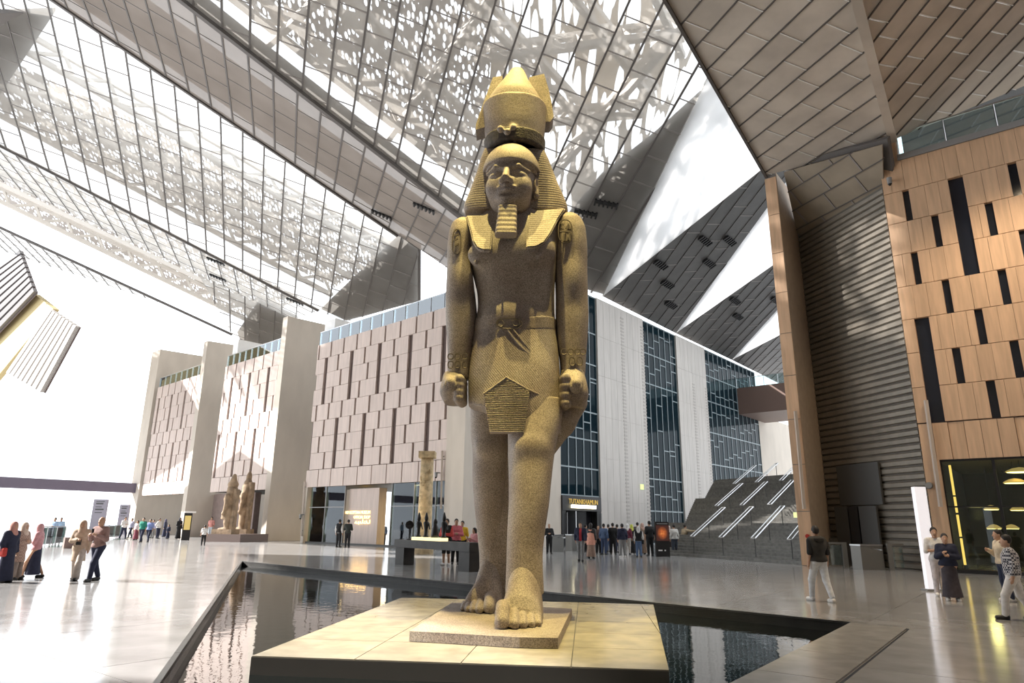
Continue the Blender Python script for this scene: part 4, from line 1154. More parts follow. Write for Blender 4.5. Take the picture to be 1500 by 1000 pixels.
a, b = q(748, 400, .6), q(746, 446, .55); f.cone((a[0], SY - .66, a[2]), (b[0], SY - .58, b[2]), .05, .03, .08, cut=True)
c = q(746, 462, .5); f.ell((c[0], SY - .42, c[2]), (.42, .14, .22), .12)
a, b = q(716, 312, .2), q(708, 332, .3); 
f.build('torso', M['granite'], statue, ST0)
# back pillar and stone left between the legs
f = Field((-.85, SY - .2, .15), (.95, SY + 1.45, 9.6), .045)
f.box(((-.0), SY + .62, 4.8), (.42, .3, 4.62), .03)
f.box((.05, SY + .55, 1.9), (.42, .22, 1.75), .03, .1)
f.build('back_pillar', M['granite'], statue, ST0)
# arms
def arm(secs, name='arm'):
    S = [sec(*s) for s in secs]; zs = [s[0] for s in S]
    f = Field((min(s[1] - s[3] for s in S) - .15, SY - .75, min(zs) - .2), (max(s[1] + s[3] for s in S) + .15, SY + .6, max(zs) + .15), .028)
    f.loft(S, n=2.3)
    return f
AL = [(322, 673, 686, 0, .16), (329, 664, 694, 0, .30), (340, 659, 696, 0, .37), (360, 656, 695, 0, .40), (400, 655, 692, 0, .38), (440, 653, 697, 0, .36), (465, 653, 699, .02, .36), (500, 655, 695, .06, .32), (530, 656, 690, .1, .28), (556, 655, 688, .12, .27)]
AR = [(315, 824, 842, 0, .16), (322, 816, 850, 0, .30), (333, 814, 856, 0, .37), (352, 813, 859, 0, .40), (400, 813, 860, 0, .38), (436, 814, 861, 0, .36), (465, 814, 862, .02, .36), (500, 816, 860, .06, .32), (530, 820, 858, .1, .28), (550, 821, 857, .12, .27)]
f = arm(AL); c = q(676, 415, .2); f.ell((c[0], SY - .2, c[2]), (.2, .22, .5), .12); arm_a = f.build('arm', M['granite'], statue, ST0)
f = arm(AR); c = q(838, 410, .2); f.ell((c[0], SY - .2, c[2]), (.2, .22, .5), .12); arm_b = f.build('arm', M['granite'], statue, ST0)
# fists closed on short rods
def fist(x0, x1, y0, y1, side, drop):
    a, b = q(x0, y1, .3), q(x1, y0, .3); cx = (a[0] + b[0]) / 2; cz = (a[2] + b[2]) / 2; hx = (b[0] - a[0]) / 2; hz = (b[2] - a[2]) / 2
    f = Field((cx - hx - .2, SY - 1.0, cz - hz - .25), (cx + hx + .2, SY + .35, cz + hz + .25), .02)
    f.loft([(cz - hz, cx - side * .04, SY - .18, hx * .86, .34), (cz - hz * .4, cx, SY - .2, hx * 1.0, .42), (cz + hz * .2, cx, SY - .18, hx * .95, .40), (cz + hz, cx, SY - .12, hx * .72, .28)], n=3.0)
    fx = cx - side * hx * .62                                  # fingers wrap on the inner side
    for i in range(4):
        z = cz + hz * (.42 - .42 * i)
        f.cone((fx, SY - .05, z), (fx + side * .02, SY - .60, z - .02), .10, .095, .025)
    f.cone((cx + side * hx * .35, SY - .2, cz + hz * .75), (cx + side * hx * .1, SY - .62, cz + hz * .05), .13, .11, .04)   # thumb
    f.build('hand', M['granite'], statue, ST0)
    MB().tube((cx + side * hx * .08 - ST0[0], -.45, cz - hz * .12 - ST0[2]), (cx + side * hx * .08 - ST0[0], -.69, cz - hz * .12 - ST0[2]), .115, .115, n=20).build('rod', M['granite'], statue, True)
    return cx, cz
fist(644, 684, 546, 589, -1, 0)
fist(817, 861, 541, 598, 1, 0)
# stone bridge below the viewer's right fist
f = Field((.2, SY - .6, 2.2), (1.6, SY + .6, 4.3), .035)
a, b, c = q(845, 590, .1), q(822, 618, .1), q(800, 655, .2)
f.cone(a, b, .2, .26, .1); f.cone(b, c, .26, .2, .1)
f.build('stone_web', M['granite'], statue, ST0)
# kilt
f = Field((-1.1, SY - 1.25, 2.8), (1.25, SY + .75, 5.55), .026)
KS = [sec(650, 692, 822, .22, .60), sec(632, 690, 822, .22, .62), sec(600, 687, 822, .18, .64), sec(575, 686, 821, .13, .64), sec(545, 687, 820, .08, .62), sec(515, 690, 818, .03, .58), sec(490, 693, 815, 0, .55), sec(470, 697, 813, 0, .53)]
f.loft(KS, n=2.4)
hem_l, hem_r = q(686, 592, .3)[2], q(822, 640, .3)[2]
zc = hem_l + (f.X + .85) * (hem_r - hem_l) / 1.75
f.D = np.maximum(f.D, zc - f.Z)
f.build('kilt', M['granite_pleat'], statue, ST0)
# belt with buckle
f = Field((-1.0, SY - .8, 4.95), (1.1, SY + .75, 5.75), .02)
f.loft([sec(495, 692, 815, 0, .56), sec(478, 694, 814.5, 0, .555), sec(455, 698, 814, 0, .535), sec(440, 699, 814, 0, .53)], n=2.4)
zt = q(746, 466, .5)[2] + .16 * np.abs(f.X) ** 1.4; f.D = np.maximum(np.maximum(f.D, f.Z - zt), zt - .27 - f.Z)
belt = f.build('belt', M['granite'], statue, ST0)
def loop_tube(pts, r, name, parent, mat, closed=False, n=6):
    mb = MB(); k = len(pts)
    for i in range(k if closed else k - 1): mb.tube(pts[i], pts[(i + 1) % k], r, r, n=n)
    o = mb.build(name, mat, parent, False); return o
M['carve'] = pbr('carve', (.16, .13, .10), .7)
def oval(x0, x1, y0, y1, f0, name='carved_oval', m=26, power=2.6, bend=0.0, on=None):
    a, b = q(x0, y1, f0), q(x1, y0, f0); cx, cz, rx, rz = (a[0] + b[0]) / 2, (a[2] + b[2]) / 2, (b[0] - a[0]) / 2, (b[2] - a[2]) / 2
    P = []
    for i in range(m):
        t = 2 * math.pi * i / m; cc, ss = math.cos(t), math.sin(t)
        dx = rx * math.copysign(abs(cc) ** (2 / power), cc); dz = rz * math.copysign(abs(ss) ** (2 / power), ss)
        P.append(np.array([cx + dx, SY - f0 + bend * dx * dx, cz + dz]) - ST0)
    return loop_tube(P, .012, name, on or statue, M['carve'], True, 5)
oval(727, 765, 466, 481, .575, 'buckle', on=belt)
oval(729, 738, 469, 478, .58, on=belt); oval(751, 761, 468, 477, .58, on=belt)
# pleated apron panel hanging from the belt
def apron():
    mb_v = []; mb_f = []
    rows = 30
    L0, R0, T0 = q(708, 577, .85), q(776, 571, .85), q(741, 551, .75)
    L1, R1 = q(717, 630, .95), q(767, 630, .95)
    V = []; F = []
    nrow = 0
    def row(z, xl, xr, y): V.append([(xl, y, z), (xr, y, z)])
    # upper triangle, then the tapering body, each pleat a small step
    for i in range(rows + 1):
        t = i / rows
        z = T0[2] + (L1[2] - T0[2]) * t
        zc = (L0[2] + R0[2]) / 2
        if z > zc:
            s = (T0[2] - z) / (T0[2] - zc); xl = T0[0] + (L0[0] - T0[0]) * s; xr = T0[0] + (R0[0] - T0[0]) * s
        else:
            s = (zc - z) / (zc - L1[2]); xl = L0[0] + (L1[0] - L0[0]) * s; xr = R0[0] + (R1[0] - R0[0]) * s
        y = SY - (.745 + .20 * t)
        V.append((xl, xr, y, z)); V.append((xl, xr, y - .028, z - (T0[2] - L1[2]) / rows * .55))
    P = []
    for xl, xr, y, z in V: P += [(xl, y, z), (xr, y, z), (xr, y + .35, z), (xl, y + .35, z)]
    P = [np.array(p) - ST0 for p in P]; k = len(V)
    for i in range(k - 1):
        for a in range(4):
            b = (a + 1) % 4; F.append((i * 4 + a, i * 4 + b, (i + 1) * 4 + b, (i + 1) * 4 + a))
    F += [(0, 3, 2, 1), ((k - 1) * 4, (k - 1) * 4 + 1, (k - 1) * 4 + 2, (k - 1) * 4 + 3)]
    return mesh('apron', P, F, M['granite'], statue)
apron()
def strap(pts, f0, r=.02): loop_tube([q(x, y, fo) - ST0 for (x, y), fo in zip(pts, f0)], r, 'sash', statue, M['granite'])
strap([(744, 484), (760, 505), (783, 526)], (.58, .62, .62)); strap([(752, 483), (770, 505), (785, 524)], (.57, .60, .60))
strap([(741, 553), (708, 577)], (.78, .82)); strap([(741, 552), (775, 571), (808, 586)], (.76, .80, .62))
# legs
def leg(secs, knee):
    S = [sec(*t) for t in secs]
    f = Field((min(t[1] - t[3] for t in S) - .12, min(t[2] - t[4] for t in S) - .2, .3), (max(t[1] + t[3] for t in S) + .12, max(t[2] + t[4] for t in S) + .15, max(t[0] for t in S) + .05), .028)
    f.loft(S, n=2.2)
    c = q(*knee); f.ell(c, (.22, .10, .16), .14)
    return f
def toe_x(x, y, fo): return float(q(x, y, fo)[0])
def foot(foot_secs, toes):
    xs = [t[0] for t in toes] + [t[1] for t in foot_secs]
    lo = (min(xs) - .45, SY - max(t[1] for t in toes) - .3, .1); hi = (max(xs) + .45, SY - min(t[0] for t in foot_secs) + .15, 1.45)
    f = Field(lo, hi, .0175)
    FS = np.array(sorted(foot_secs)); ff = SY - f.Y
    cx = np.interp(ff, FS[:, 0], FS[:, 1]); hw = np.interp(ff, FS[:, 0], FS[:, 2]); hh = np.interp(ff, FS[:, 0], FS[:, 3])
    d = (np.sqrt(((f.X - cx) / np.maximum(hw, .02)) ** 2 + (np.maximum(f.Z - GRD, 0) / np.maximum(hh, .02)) ** 2) - 1) * np.minimum(hw, hh)
    d = np.maximum(d, np.maximum(FS[0, 0] - ff, ff - FS[-1, 0])); f.put(d, .0)
    for (x, f1, f0, r) in toes:
        m = (f1 * .62 + f0 * .38)
        f.cone((x, SY - f0 + .06, GRD + r * 2.1), (x, SY - m, GRD + r * 1.7), r * .95, r * .92, .014)
        f.cone((x, SY - m, GRD + r * 1.7), (x, SY - f1, GRD + r * .85), r * .95, r * .95, .014)
        f.cone((x, SY - m, GRD + r * .8), (x, SY - f1, GRD + r * .75), r * .95, r * .95, .014)
    f.above(GRD - .01)
    return f
# rear leg and its foot
f = leg([(585, 690, 748, -.30, .42), (615, 689, 748, -.40, .42), (640, 690, 747, -.45, .40), (660, 692, 746, -.48, .38), (700, 692, 746, -.55, .40), (740, 695, 744, -.58, .38), (780, 699, 741, -.60, .32), (815, 702, 738, -.60, .28), (845, 702, 739, -.60, .29), (868, 701, 740, -.60, .33)], (716, 655, -.12))
f.build('leg', M['granite'], statue, ST0)
f = foot([(-1.15, toe_x(719, 860, -1.0), .10, .30), (-.95, toe_x(719, 860, -1.0), .26, .60), (-.6, toe_x(719, 860, -.6), .28, 1.0), (-.38, toe_x(717, 860, -.4), .28, .92), (-.2, toe_x(713, 870, -.2), .29, .62), (-.04, toe_x(706, 875, .0), .33, .40), (.04, toe_x(702, 878, .1), .31, .22)],
         [(toe_x(717, 892, .45), .46, .0, .106), (toe_x(702.5, 890, .42), .46, .0, .07), (toe_x(693, 889, .36), .38, -.04, .058), (toe_x(685, 887, .3), .30, -.08, .051), (toe_x(678, 885, .22), .2, -.14, .045)])
f.build('foot', M['granite'], statue, ST0)
# striding leg and its foot
f = leg([(585, 744, 824, .25, .45), (612, 744, 823, .36, .46), (635, 744, 818, .48, .45), (660, 744, 813, .58, .42), (700, 745, 808, .70, .42), (740, 745, 804, .80, .40), (780, 743, 798, .90, .34), (815, 742, 795, .96, .31), (845, 741, 796, 1.0, .31), (870, 740, 797, 1.0, .35)], (776, 655, .93))
f.build('leg', M['granite'], statue, ST0)
f = foot([(.45, toe_x(768, 860, .6), .10, .30), (.62, toe_x(768, 860, .6), .28, .60), (.98, toe_x(768, 860, 1.0), .31, 1.02), (1.2, toe_x(767, 860, 1.2), .31, .92), (1.4, toe_x(764, 870, 1.4), .32, .62), (1.6, toe_x(761, 880, 1.6), .36, .40), (1.7, toe_x(759, 885, 1.7), .35, .22)],
         [(toe_x(735.5, 905, 2.1), 2.16, 1.66, .113), (toe_x(753.5, 908, 2.1), 2.16, 1.68, .078), (toe_x(766.5, 906, 2.05), 2.09, 1.64, .066), (toe_x(778.5, 904, 1.98), 2.01, 1.58, .061), (toe_x(788.5, 900, 1.88), 1.9, 1.48, .053)])
f.build('foot', M['granite'], statue, ST0)
# head with face
YAW = math.radians(9)
HC = q(749, 279, .18)
class HF(Field):
    pass
h = HF((HC[0] - .85, HC[1] - 1.05, HC[2] - .8), (HC[0] + .85, HC[1] + .85, HC[2] + 1.05), .0155)
_ca, _sa = math.cos(YAW), math.sin(YAW)
def hp(x, y, z): return (HC[0] + x * _ca - y * _sa, HC[1] - x * _sa - y * _ca, HC[2] + z)     # x right, y forward, z up
def he(x, y, z, r, k=.05, cut=False): h.ell(hp(x, y, z), r, k, cut, yaw=-YAW if True else 0)
he(0, -.02, .15, (.485, .60, .58), .05)
he(0, .12, -.14, (.43, .50, .48), .12)
he(0, .20, -.34, (.34, .36, .24), .14)
he(0, .50, -.45, (.15, .11, .11), .10)
for s in (-1, 1):
    he(s * .27, .36, -.12, (.18, .17, .22), .12)                                 # cheeks
    h.cone(hp(s * .08, .585, .20), hp(s * .23, .565, .235), .03, .032, .06); h.cone(hp(s * .23, .565, .235), hp(s * .43, .40, .17), .032, .026, .06)   # brow ridge
    he(s * .215, .66, .085, (.17, .15, .085), .07, cut=True)                     # eye socket
    he(s * .215, .455, .07, (.15, .115, .075), .02)                              # eyeball
    h.cone(hp(s * .085, .535, .09), hp(s * .21, .565, .135), .014, .018, .015); h.cone(hp(s * .21, .565, .135), hp(s * .38, .44, .085), .018, .014, .015)   # upper lid
    h.cone(hp(s * .085, .535, .06), hp(s * .21, .555, .01), .010, .013, .015); h.cone(hp(s * .21, .555, .01), hp(s * .38, .44, .06), .013, .010, .015)
    he(s * .085, .665, -.13, (.06, .075, .055), .03)                             # nostril wing
    # ear
    he(s * .51, .06, .0, (.07, .13, .22), .03); he(s * .56, .10, .03, (.05, .075, .13), .03, cut=True); he(s * .53, .09, -.20, (.055, .08, .075), .03)
h.cone(hp(0, .585, .16), hp(0, .725, -.09), .05, .075, .05)                       # nose
he(0, .80, -.155, (.06, .05, .05), .03, cut=True)                                # broken tip
h.cone(hp(-.16, .585, -.245), hp(0, .655, -.225), .032, .045, .03); h.cone(hp(0, .655, -.225), hp(.16, .585, -.245), .045, .032, .03)
h.cone(hp(-.13, .575, -.305), hp(0, .63, -.315), .035, .05, .03); h.cone(hp(0, .63, -.315), hp(.13, .575, -.305), .05, .035, .03)
h.cone(hp(-.20, .60, -.268), hp(0, .69, -.268), .012, .014, .015, cut=True); h.cone(hp(0, .69, -.268), hp(.20, .60, -.268), .014, .012, .015, cut=True)
he(0, .62, -.385, (.12, .06, .03), .04, cut=True)
# brow band of the headdress and its rounded cap
x, y, z = h.X - HC[0], h.Y - HC[1], h.Z - HC[2]
xx, yy = x * _ca - y * _sa, -(x * _sa + y * _ca)
dd = (np.sqrt((xx / .53) ** 2 + ((yy + .04) / .645) ** 2) - 1) * .56
h.put(np.maximum(dd, np.abs(z - .335 - .10 * np.maximum(yy, 0)) - .055), .02)
dc = (np.sqrt((xx / .59) ** 2 + ((yy + .03) / .69) ** 2 + (np.maximum(z - .36, 0) / .62) ** 2) - 1) * .5
h.put(np.maximum(dc, .36 - z), .02)
h.build('head', M['granite'], statue, ST0)
# striped headdress wings beside the face
f = Field((-1.25, SY - .6, 7.2), (1.3, SY + .75, 9.35), .026)
f.loft([sec(318, 681, 831, -.12, .40), sec(309, 680, 831, -.12, .40), sec(295, 685, 826, -.12, .40), sec(275, 693, 817, -.12, .41), sec(255, 700, 809, -.12, .42), sec(236, 706, 801, -.12, .42), sec(226, 711, 795, -.12, .40), sec(219, 722, 784, -.12, .33)], n=4.5)
f.build('headdress', M['granite_lines'], statue, ST0)
# lappets lying on the chest
def lappet(pts, name='lappet'):
    P = [q(x, y, fo) for x, y, fo in pts]
    back = np.array([0, .45, 0])
    bm = bmesh.new()
    vs = [bm.verts.new(tuple(p - ST0)) for p in P]; bm.faces.new(vs)
    r = bmesh.ops.extrude_face_region(bm, geom=bm.faces[:])
    for v in [e for e in r['geom'] if isinstance(e, bmesh.types.BMVert)]: v.co.y += .5
    bmesh.ops.recalc_face_normals(bm, faces=bm.faces[:])
    bmesh.ops.bevel(bm, geom=[e for e in bm.edges], offset=.025, segments=2, affect='EDGES')
    me = bpy.data.meshes.new(name); bm.to_mesh(me); bm.free(); me.materials.append(M['granite_lines'])
    return link(bpy.data.objects.new(name, me), statue)
lappet([(682, 315, .30), (724, 314, .34), (721, 345, .62), (719, 366, .76), (707, 366, .76), (698, 362, .74), (692, 352, .66), (688, 335, .50)])
lappet([(776, 308, .34), (829, 304, .28), (818, 320, .40), (808, 340, .58), (798, 354, .70), (786, 361, .74), (771, 362, .76), (772, 335, .55)])
# long false beard with a flat end
f = Field((-.75, SY - 1.2, 6.6), (.5, SY - .3, 8.1), .016)
f.loft([sec(345, 725, 757, .80, .15), sec(330, 727, 757, .76, .14), sec(318, 729, 757, .74, .125), sec(303, 730, 757, .70, .12)], n=5.0, k=.02)
w = .0045 * np.sin(f.Z * 2 * math.pi / .105); f.D = f.D + w
f.build('beard', M['granite'], statue, ST0)
# crown: drum, dark band, pale bulb and the two broken plumes
f = Field((-.95, SY - .9, 8.7), (.95, SY + .8, 10.35), .026)
f.loft([sec(228, 713, 795, .0, .59), sec(210, 712, 796, 0, .60), sec(195, 710, 798, 0, .62), sec(175, 708, 800, 0, .63), sec(160, 707, 801, 0, .64)], n=2.2)
for x, y in ((733, 190), (752, 188), (743, 194)):
    c = q(x, y, .6); f.ell((c[0], SY - .62, c[2]), (.07, .08, .08), .04)
f.build('crown_drum', M['granite'], statue, ST0)
f = Field((-.8, SY - .8, 8.7), (.8, SY + .8, 9.7), .024)
f.loft([sec(228, 711, 797, 0, .62), sec(210, 709, 799, 0, .65)], n=2.2); f.build('crown_band', pbr('dark_granite', (.055, .045, .038), .7, var=.3, scale=14, bump=.3), statue, ST0)
f = Field((-.85, SY - .8, 9.6), (.85, SY + .8, 11.45), .026)
f.loft([sec(168, 709, 799, 0, .60), sec(160, 711, 797, 0, .60), sec(148, 717, 791, .02, .56), sec(135, 726, 783, .02, .46), sec(122, 736, 775, 0, .34), sec(112, 743, 771, -.02, .24), sec(105, 748, 767, -.02, .17), sec(101, 753, 762, -.02, .07)], n=2.0)
f.build('crown_bulb', granite('granite_pale'), statue, ST0)
def plume(px, f0, f1):
    P = [q(x, y, f0) - ST0 for x, y in px]
    return MB().prism(P, (0, f0 - f1, 0)).build('plume', M['granite'], statue)
plume([(722, 113), (736, 111), (737, 140), (731, 158), (722, 175), (710, 186), (697, 190), (697, 182), (709, 148)], .12, -.3)
plume([(775, 113), (797, 108), (803, 128), (808, 150), (811, 171), (806, 178), (798, 178), (788, 160), (776, 135)], .12, -.3)
# carved signs
oval(818, 838, 322, 356, .42, bend=.2, on=arm_b); oval(662, 676, 336, 372, .40, bend=.2, on=arm_a)
gl = MB()
for (x0, y0, x1, y1) in ((821, 327, 826, 329), (822, 333, 826, 336), (829, 335, 833, 328), (833, 330, 835, 336), (820, 339, 836, 339), (822, 342, 822, 352), (826, 342, 826, 353), (830, 342, 830, 353), (834, 342, 834, 352), (665, 345, 672, 343), (665, 352, 671, 349), (666, 360, 672, 357)):
    gl.bar(q(x0, y0, .44) - ST0, q(x1, y1, .44) - ST0, .03)
gl.build('carved_sign', M['carve'], statue)['kind'] = 'stuff'
for x in (660, 670, 681): oval(x - 4, x + 4, 518, 526, .42, on=arm_a); oval(x - 4, x + 4, 529, 539, .42, on=arm_a)
for x in (826, 836, 846, 854): oval(x - 4, x + 4, 511, 519, .42, on=arm_b)
for x in (838, 849): oval(x - 4, x + 4, 523, 535, .42, on=arm_b)
# base plate of the statue
PT = [at_z(x, y, GRD) for x, y in ((600, 924), (662, 882), (838, 891), (817, 934))]
bm_ = MB(); _p = PT
front = [PT[3], PT[3] * .75 + PT[0] * .25 + np.array([.0, -.10, 0]), PT[3] * .5 + PT[0] * .5 + np.array([0, -.06, 0]), PT[0]]
poly_ = [PT[0], PT[1], PT[2]] + front[:-1]
bm_.prism([p * np.array([1, 1, 0]) + UPV * GRD for p in poly_], (0, 0, -.13))
o = bm_.build('base_plate', M['granite'], statue); o.location = -Vector(ST0)
# the broad slab standing in the pool
M['slab'] = pbr('slab', (.33, .30, .24), .22, var=.14, scale=2.5, rvar=.06)
SL = [at_z(x, y, 0.02) for x, y in ((368, 962), (588, 876), (957, 886), (980, 983))]
slab = MB().prism([p for p in SL], (0, 0, -.24)).build('plinth', pbr('plinth_side', (.10, .095, .085), .4)); struct(slab)
slab['kind'] = 'thing'; tag(slab, 'broad low stone plinth standing in the dark reflecting pool', 'plinth', kind='thing')
lp = MB(); c_ = sum(SL) / 4
MB().prism([p * np.array([.8, .8, 0]) + c_ * np.array([.2, .2, 0]) + UPV * -.2 for p in SL], (0, 0, -.56)).build('foot_block', M['pool_stone'], slab)
u_ = SL[3] - SL[0]; u_ = u_ / np.linalg.norm(u_); v_ = np.cross(UPV, u_)
pol = ccw([((p - SL[0]) @ u_, (p - SL[0]) @ v_) for p in SL])
for i in range(-3, 6):
    for j in range(-1, 8):
        c = clip_in([(i * 1.3 + .006, j * 1.3 + .006), (i * 1.3 + 1.294, j * 1.3 + .006), (i * 1.3 + 1.294, j * 1.3 + 1.294), (i * 1.3 + .006, j * 1.3 + 1.294)], pol)
        if len(c) >= 3: MB().prism([SL[0] + u_ * a + v_ * b + UPV * .014 for a, b in c], (0, 0, -.03)).build('paving_slab', M['slab'], slab)
# ---------------------------------------------------------------- things standing in the hall
def rel(o, root):                                # meshes given in world coordinates under a root at its own place
    o.location = -Vector(root.location); return o
def wmb(mb, name, mat, root, smooth=False): return rel(mb.build(name, mat, root, smooth), root)

# display table with black figurines
t0, t1 = at_z(584, 827), at_z(682, 837); td = t1 - t0; tl = np.linalg.norm(td); td /= tl; tn = np.array([-td[1], td[0], 0])
if tn[1] < 0: tn = -tn
table = empty('display_table', tuple((t0 + t1) / 2)); tag(table, 'long dark grey stone display table with block legs beside the pool', 'table')
M['table_stone'] = pbr('table_stone', (.045, .043, .04), .6, var=.15, scale=3)
def tp(a, b, z): return t0 + td * a + tn * b + UPV * z
def tbox(a0, a1, b0, b1, z0, z1): return MB().prism([tp(a0, b0, z0), tp(a1, b0, z0), tp(a1, b1, z0), tp(a0, b1, z0)], (0, 0, z1 - z0))
wmb(tbox(-.35, tl + .25, -.05, .55, .68, .98), 'table_top', M['table_stone'], table)
wmb(tbox(-.3, .35, 0, .5, 0, .68), 'leg', M['table_stone'], table); wmb(tbox(tl - .45, tl + .2, 0, .5, 0, .68), 'leg', M['table_stone'], table)
strip_l = empty('light_plinth', tuple(tp(tl * .42, .5, .98))); tag(strip_l, 'row of glowing pale yellow blocks under the black figurines', 'lit base')
for k in range(5): wmb(tbox(.75 + k * .42, 1.12 + k * .42, .08, .45, .98, 1.10), 'lit_block', glow('lit_block', (1, .86, .45), 1.6) if k == 0 else bpy.data.materials['lit_block'], strip_l)
def figurine(a, z, kind, label):
    p = tp(a, .27, z); o = empty('figurine', tuple(p)); tag(o, label, 'figurine')
    if kind == 'mirror':
        MB().lathe([(.10, 0), (.10, .03), (.02, .05), (.018, .42)], n=12).build('stand', M['black'], o)
        mb = MB(); mb.lathe([(.02, -.02), (.17, -.015), (.17, .015), (.02, .02)], n=18); q = mb.build('disc', M['black_gloss'], o); q.rotation_euler = (math.pi / 2, 0, 0); q.location = (0, 0, .58)
    elif kind == 'cat':
        MB().lathe([(.15, 0), (.16, .1), (.12, .35), (.07, .5), (.05, .52)], n=14).build('body', M['black'], o, True)
        MB().lathe([(.04, .48), (.085, .54), (.09, .60), (.05, .68), (.01, .70)], n=14).build('head', M['black'], o, True)
    else:
        MB().lathe([(.11, 0), (.11, .05), (.075, .07), (.07, .3), (.10, .45), (.12, .55), (.05, .62)], n=12).build('body', M['black'], o, True)
        MB().lathe([(.04, .6), (.07, .66), (.08, .74), (.055, .82), (.03, .92), (.01, .95)], n=12).build('head', M['black'], o, True)
        MB().tube((.1, 0, .52), (.16, -.1, .30), .03, .025, n=8).build('arm', M['black'], o)
figurine(.25, .98, 'mirror', 'black round mirror on a thin stand on the grey table')
figurine(.95, 1.10, 'man', 'slim black standing figurine next to the round mirror')
figurine(1.5, 1.10, 'man', 'black standing figurine in the middle of the lit blocks')
figurine(2.15, 1.10, 'cat', 'broad black seated figurine on the lit blocks')
figurine(2.75, 1.10, 'man', 'small black figurine at the end of the lit blocks')

# inscribed stone column with square capital
cp = at_z(620, 811); hz = at_Y(622, 662, cp[1])[2]
colm = empty('stone_column', tuple(cp)); tag(colm, 'weathered ancient stone column with square capital before the shop window', 'column')
M['old_stone'] = pbr('old_stone', (.50, .38, .22), .85, var=.25, scale=4, bump=.6, bscale=9)
k = np.linalg.norm(cp - EYE) / FPX
MB().lathe([(.55, 0), (.55, .25), (.42, .3)], n=24).build('base', M['old_stone'], colm)
MB().lathe([(.39, .28), (.40, 1.2), (.39, 2.6), (.36, hz - .35)], n=28).build('shaft', M['old_stone'], colm, True)
MB().box((-.46, -.46, hz - .34), (.46, .46, hz + .02)).build('capital', M['old_stone'], colm)
rg = random.Random(3)
for i in range(34):                                # carved signs standing out of the shaft
    a = rg.uniform(-2.6, -.6); z = rg.uniform(.8, hz - 1); w = rg.uniform(.03, .07)
    MB().obox((.385 * math.cos(a), .385 * math.sin(a), z), (-math.sin(a) * w, math.cos(a) * w, 0), (math.cos(a) * .02, math.sin(a) * .02, 0), (0, 0, rg.uniform(.03, .12))).build('carved_sign', M['old_stone'], colm)
light('column_spot', 'SPOT', tuple(cp + np.array([-2.5, -3, .2])), 250, (1, .75, .35), target=tuple(cp + UPV * 3), spot_size=math.radians(50), spot_blend=.6, shadow_soft_size=.1)

# information screen by the pier
def totem(x, y, w_px, ytop, name, label, cat, mat, face=None, thick=.25, lean=0, yaw=None):
    p = at_z(x, y); z1 = at_Y(x, ytop, p[1])[2]; w = w_px * np.linalg.norm(p - EYE) / FPX
    r = empty(name, tuple(p)); tag(r, label, cat)
    if yaw is not None: r.rotation_euler[2] = yaw
    MB().box((-w / 2, -thick / 2, 0), (w / 2, thick / 2, z1)).build('body', mat, r)
    return r, w, z1
r, w, z1 = totem(271, 791, 9.5, 751, 'information_screen', 'black upright information screen beside the shaded pier', 'screen', M['black'], yaw=.5)
MB().box((-w * .38, -.14, z1 * .38), (w * .38, -.125, z1 * .9)).build('screen', glow('screen_gold', (.75, .55, .2), 1.0), r)
MB().box((-w * .5, -.13, z1), (w * .9, .13, z1 + .15)).build('top_sign', M['white'], r)
# poster totem in the stair queue
r, w, z1 = totem(971, 815, 18.5, 764, 'poster_stand', 'dark poster stand with a glowing orange picture in the stair queue', 'poster', M['black'], thick=.3)
def poster_mat():
    m, nt, b = mat_nodes('poster_picture'); tc = nt.nodes.new('ShaderNodeTexCoord'); no = nt.nodes.new('ShaderNodeTexNoise'); no.inputs['Scale'].default_value = 6; no.inputs['Detail'].default_value = 6
    nt.links.new(tc.outputs['Generated'], no.inputs['Vector']); gr = nt.nodes.new('ShaderNodeTexGradient'); gr.gradient_type = 'SPHERICAL'
    mp = nt.nodes.new('ShaderNodeMapping'); mp.inputs['Location'].default_value = (-1, -.5, -1); mp.inputs['Scale'].default_value = (2, 1, 2); nt.links.new(tc.outputs['Generated'], mp.inputs[0]); nt.links.new(mp.outputs[0], gr.inputs[0])
    mu = nt.nodes.new('ShaderNodeMath'); mu.operation = 'MULTIPLY'; nt.links.new(no.outputs[0], mu.inputs[0]); nt.links.new(gr.outputs['Fac'], mu.inputs[1])
    cr = nt.nodes.new('ShaderNodeValToRGB'); e = cr.color_ramp.elements; e[0].color = (.06, .02, .015, 1); e[1].position = .5; e[1].color = (1, .55, .15, 1); x = e.new(.22); x.color = (.5, .12, .03, 1)
    nt.links.new(mu.outputs[0], cr.inputs[0]); nt.links.new(cr.outputs[0], b.inputs['Base Color']); nt.links.new(cr.outputs[0], b.inputs['Emission Color']); b.inputs['Emission Strength'].default_value = .6
    return m
MB().box((-w * .46, -.165, z1 * .45), (w * .46, -.15, z1 * .9)).build('picture', poster_mat(), r)
MB().box((-w * .4, -.165, z1 * .93), (w * .4, -.15, z1 * .96)).build('title_strip', M['mid_grey'], r)
for a, b in ((-.35, -.05), (.1, .2)): MB().box((w * a, -.165, z1 * .16), (w * b, -.15, z1 * .2)).build('small_print', M['white'], r)
# two grey banners at the entrance
for (x, y, wp_, yt, lb) in ((140, 784, 17, 731, 'tall grey banner with dark lines of writing at the entrance'), (177, 783, 12, 739, 'smaller grey banner nearer the panel wall at the entrance')):
    r, w, z1 = totem(x, y, wp_, yt, 'banner', lb, 'banner', pbr('banner_grey', (.30, .28, .33), .6) if x == 140 else bpy.data.materials['banner_grey'], thick=.2)
    for i, (a, b) in enumerate(((.93, .95), (.86, .90), (.78, .80), (.70, .74), (.62, .64))): MB().box((-w * .3, -.115, z1 * a), (w * (.3 - .08 * (i % 3)), -.1, z1 * b)).build('text_line', M['dark_grey'], r)
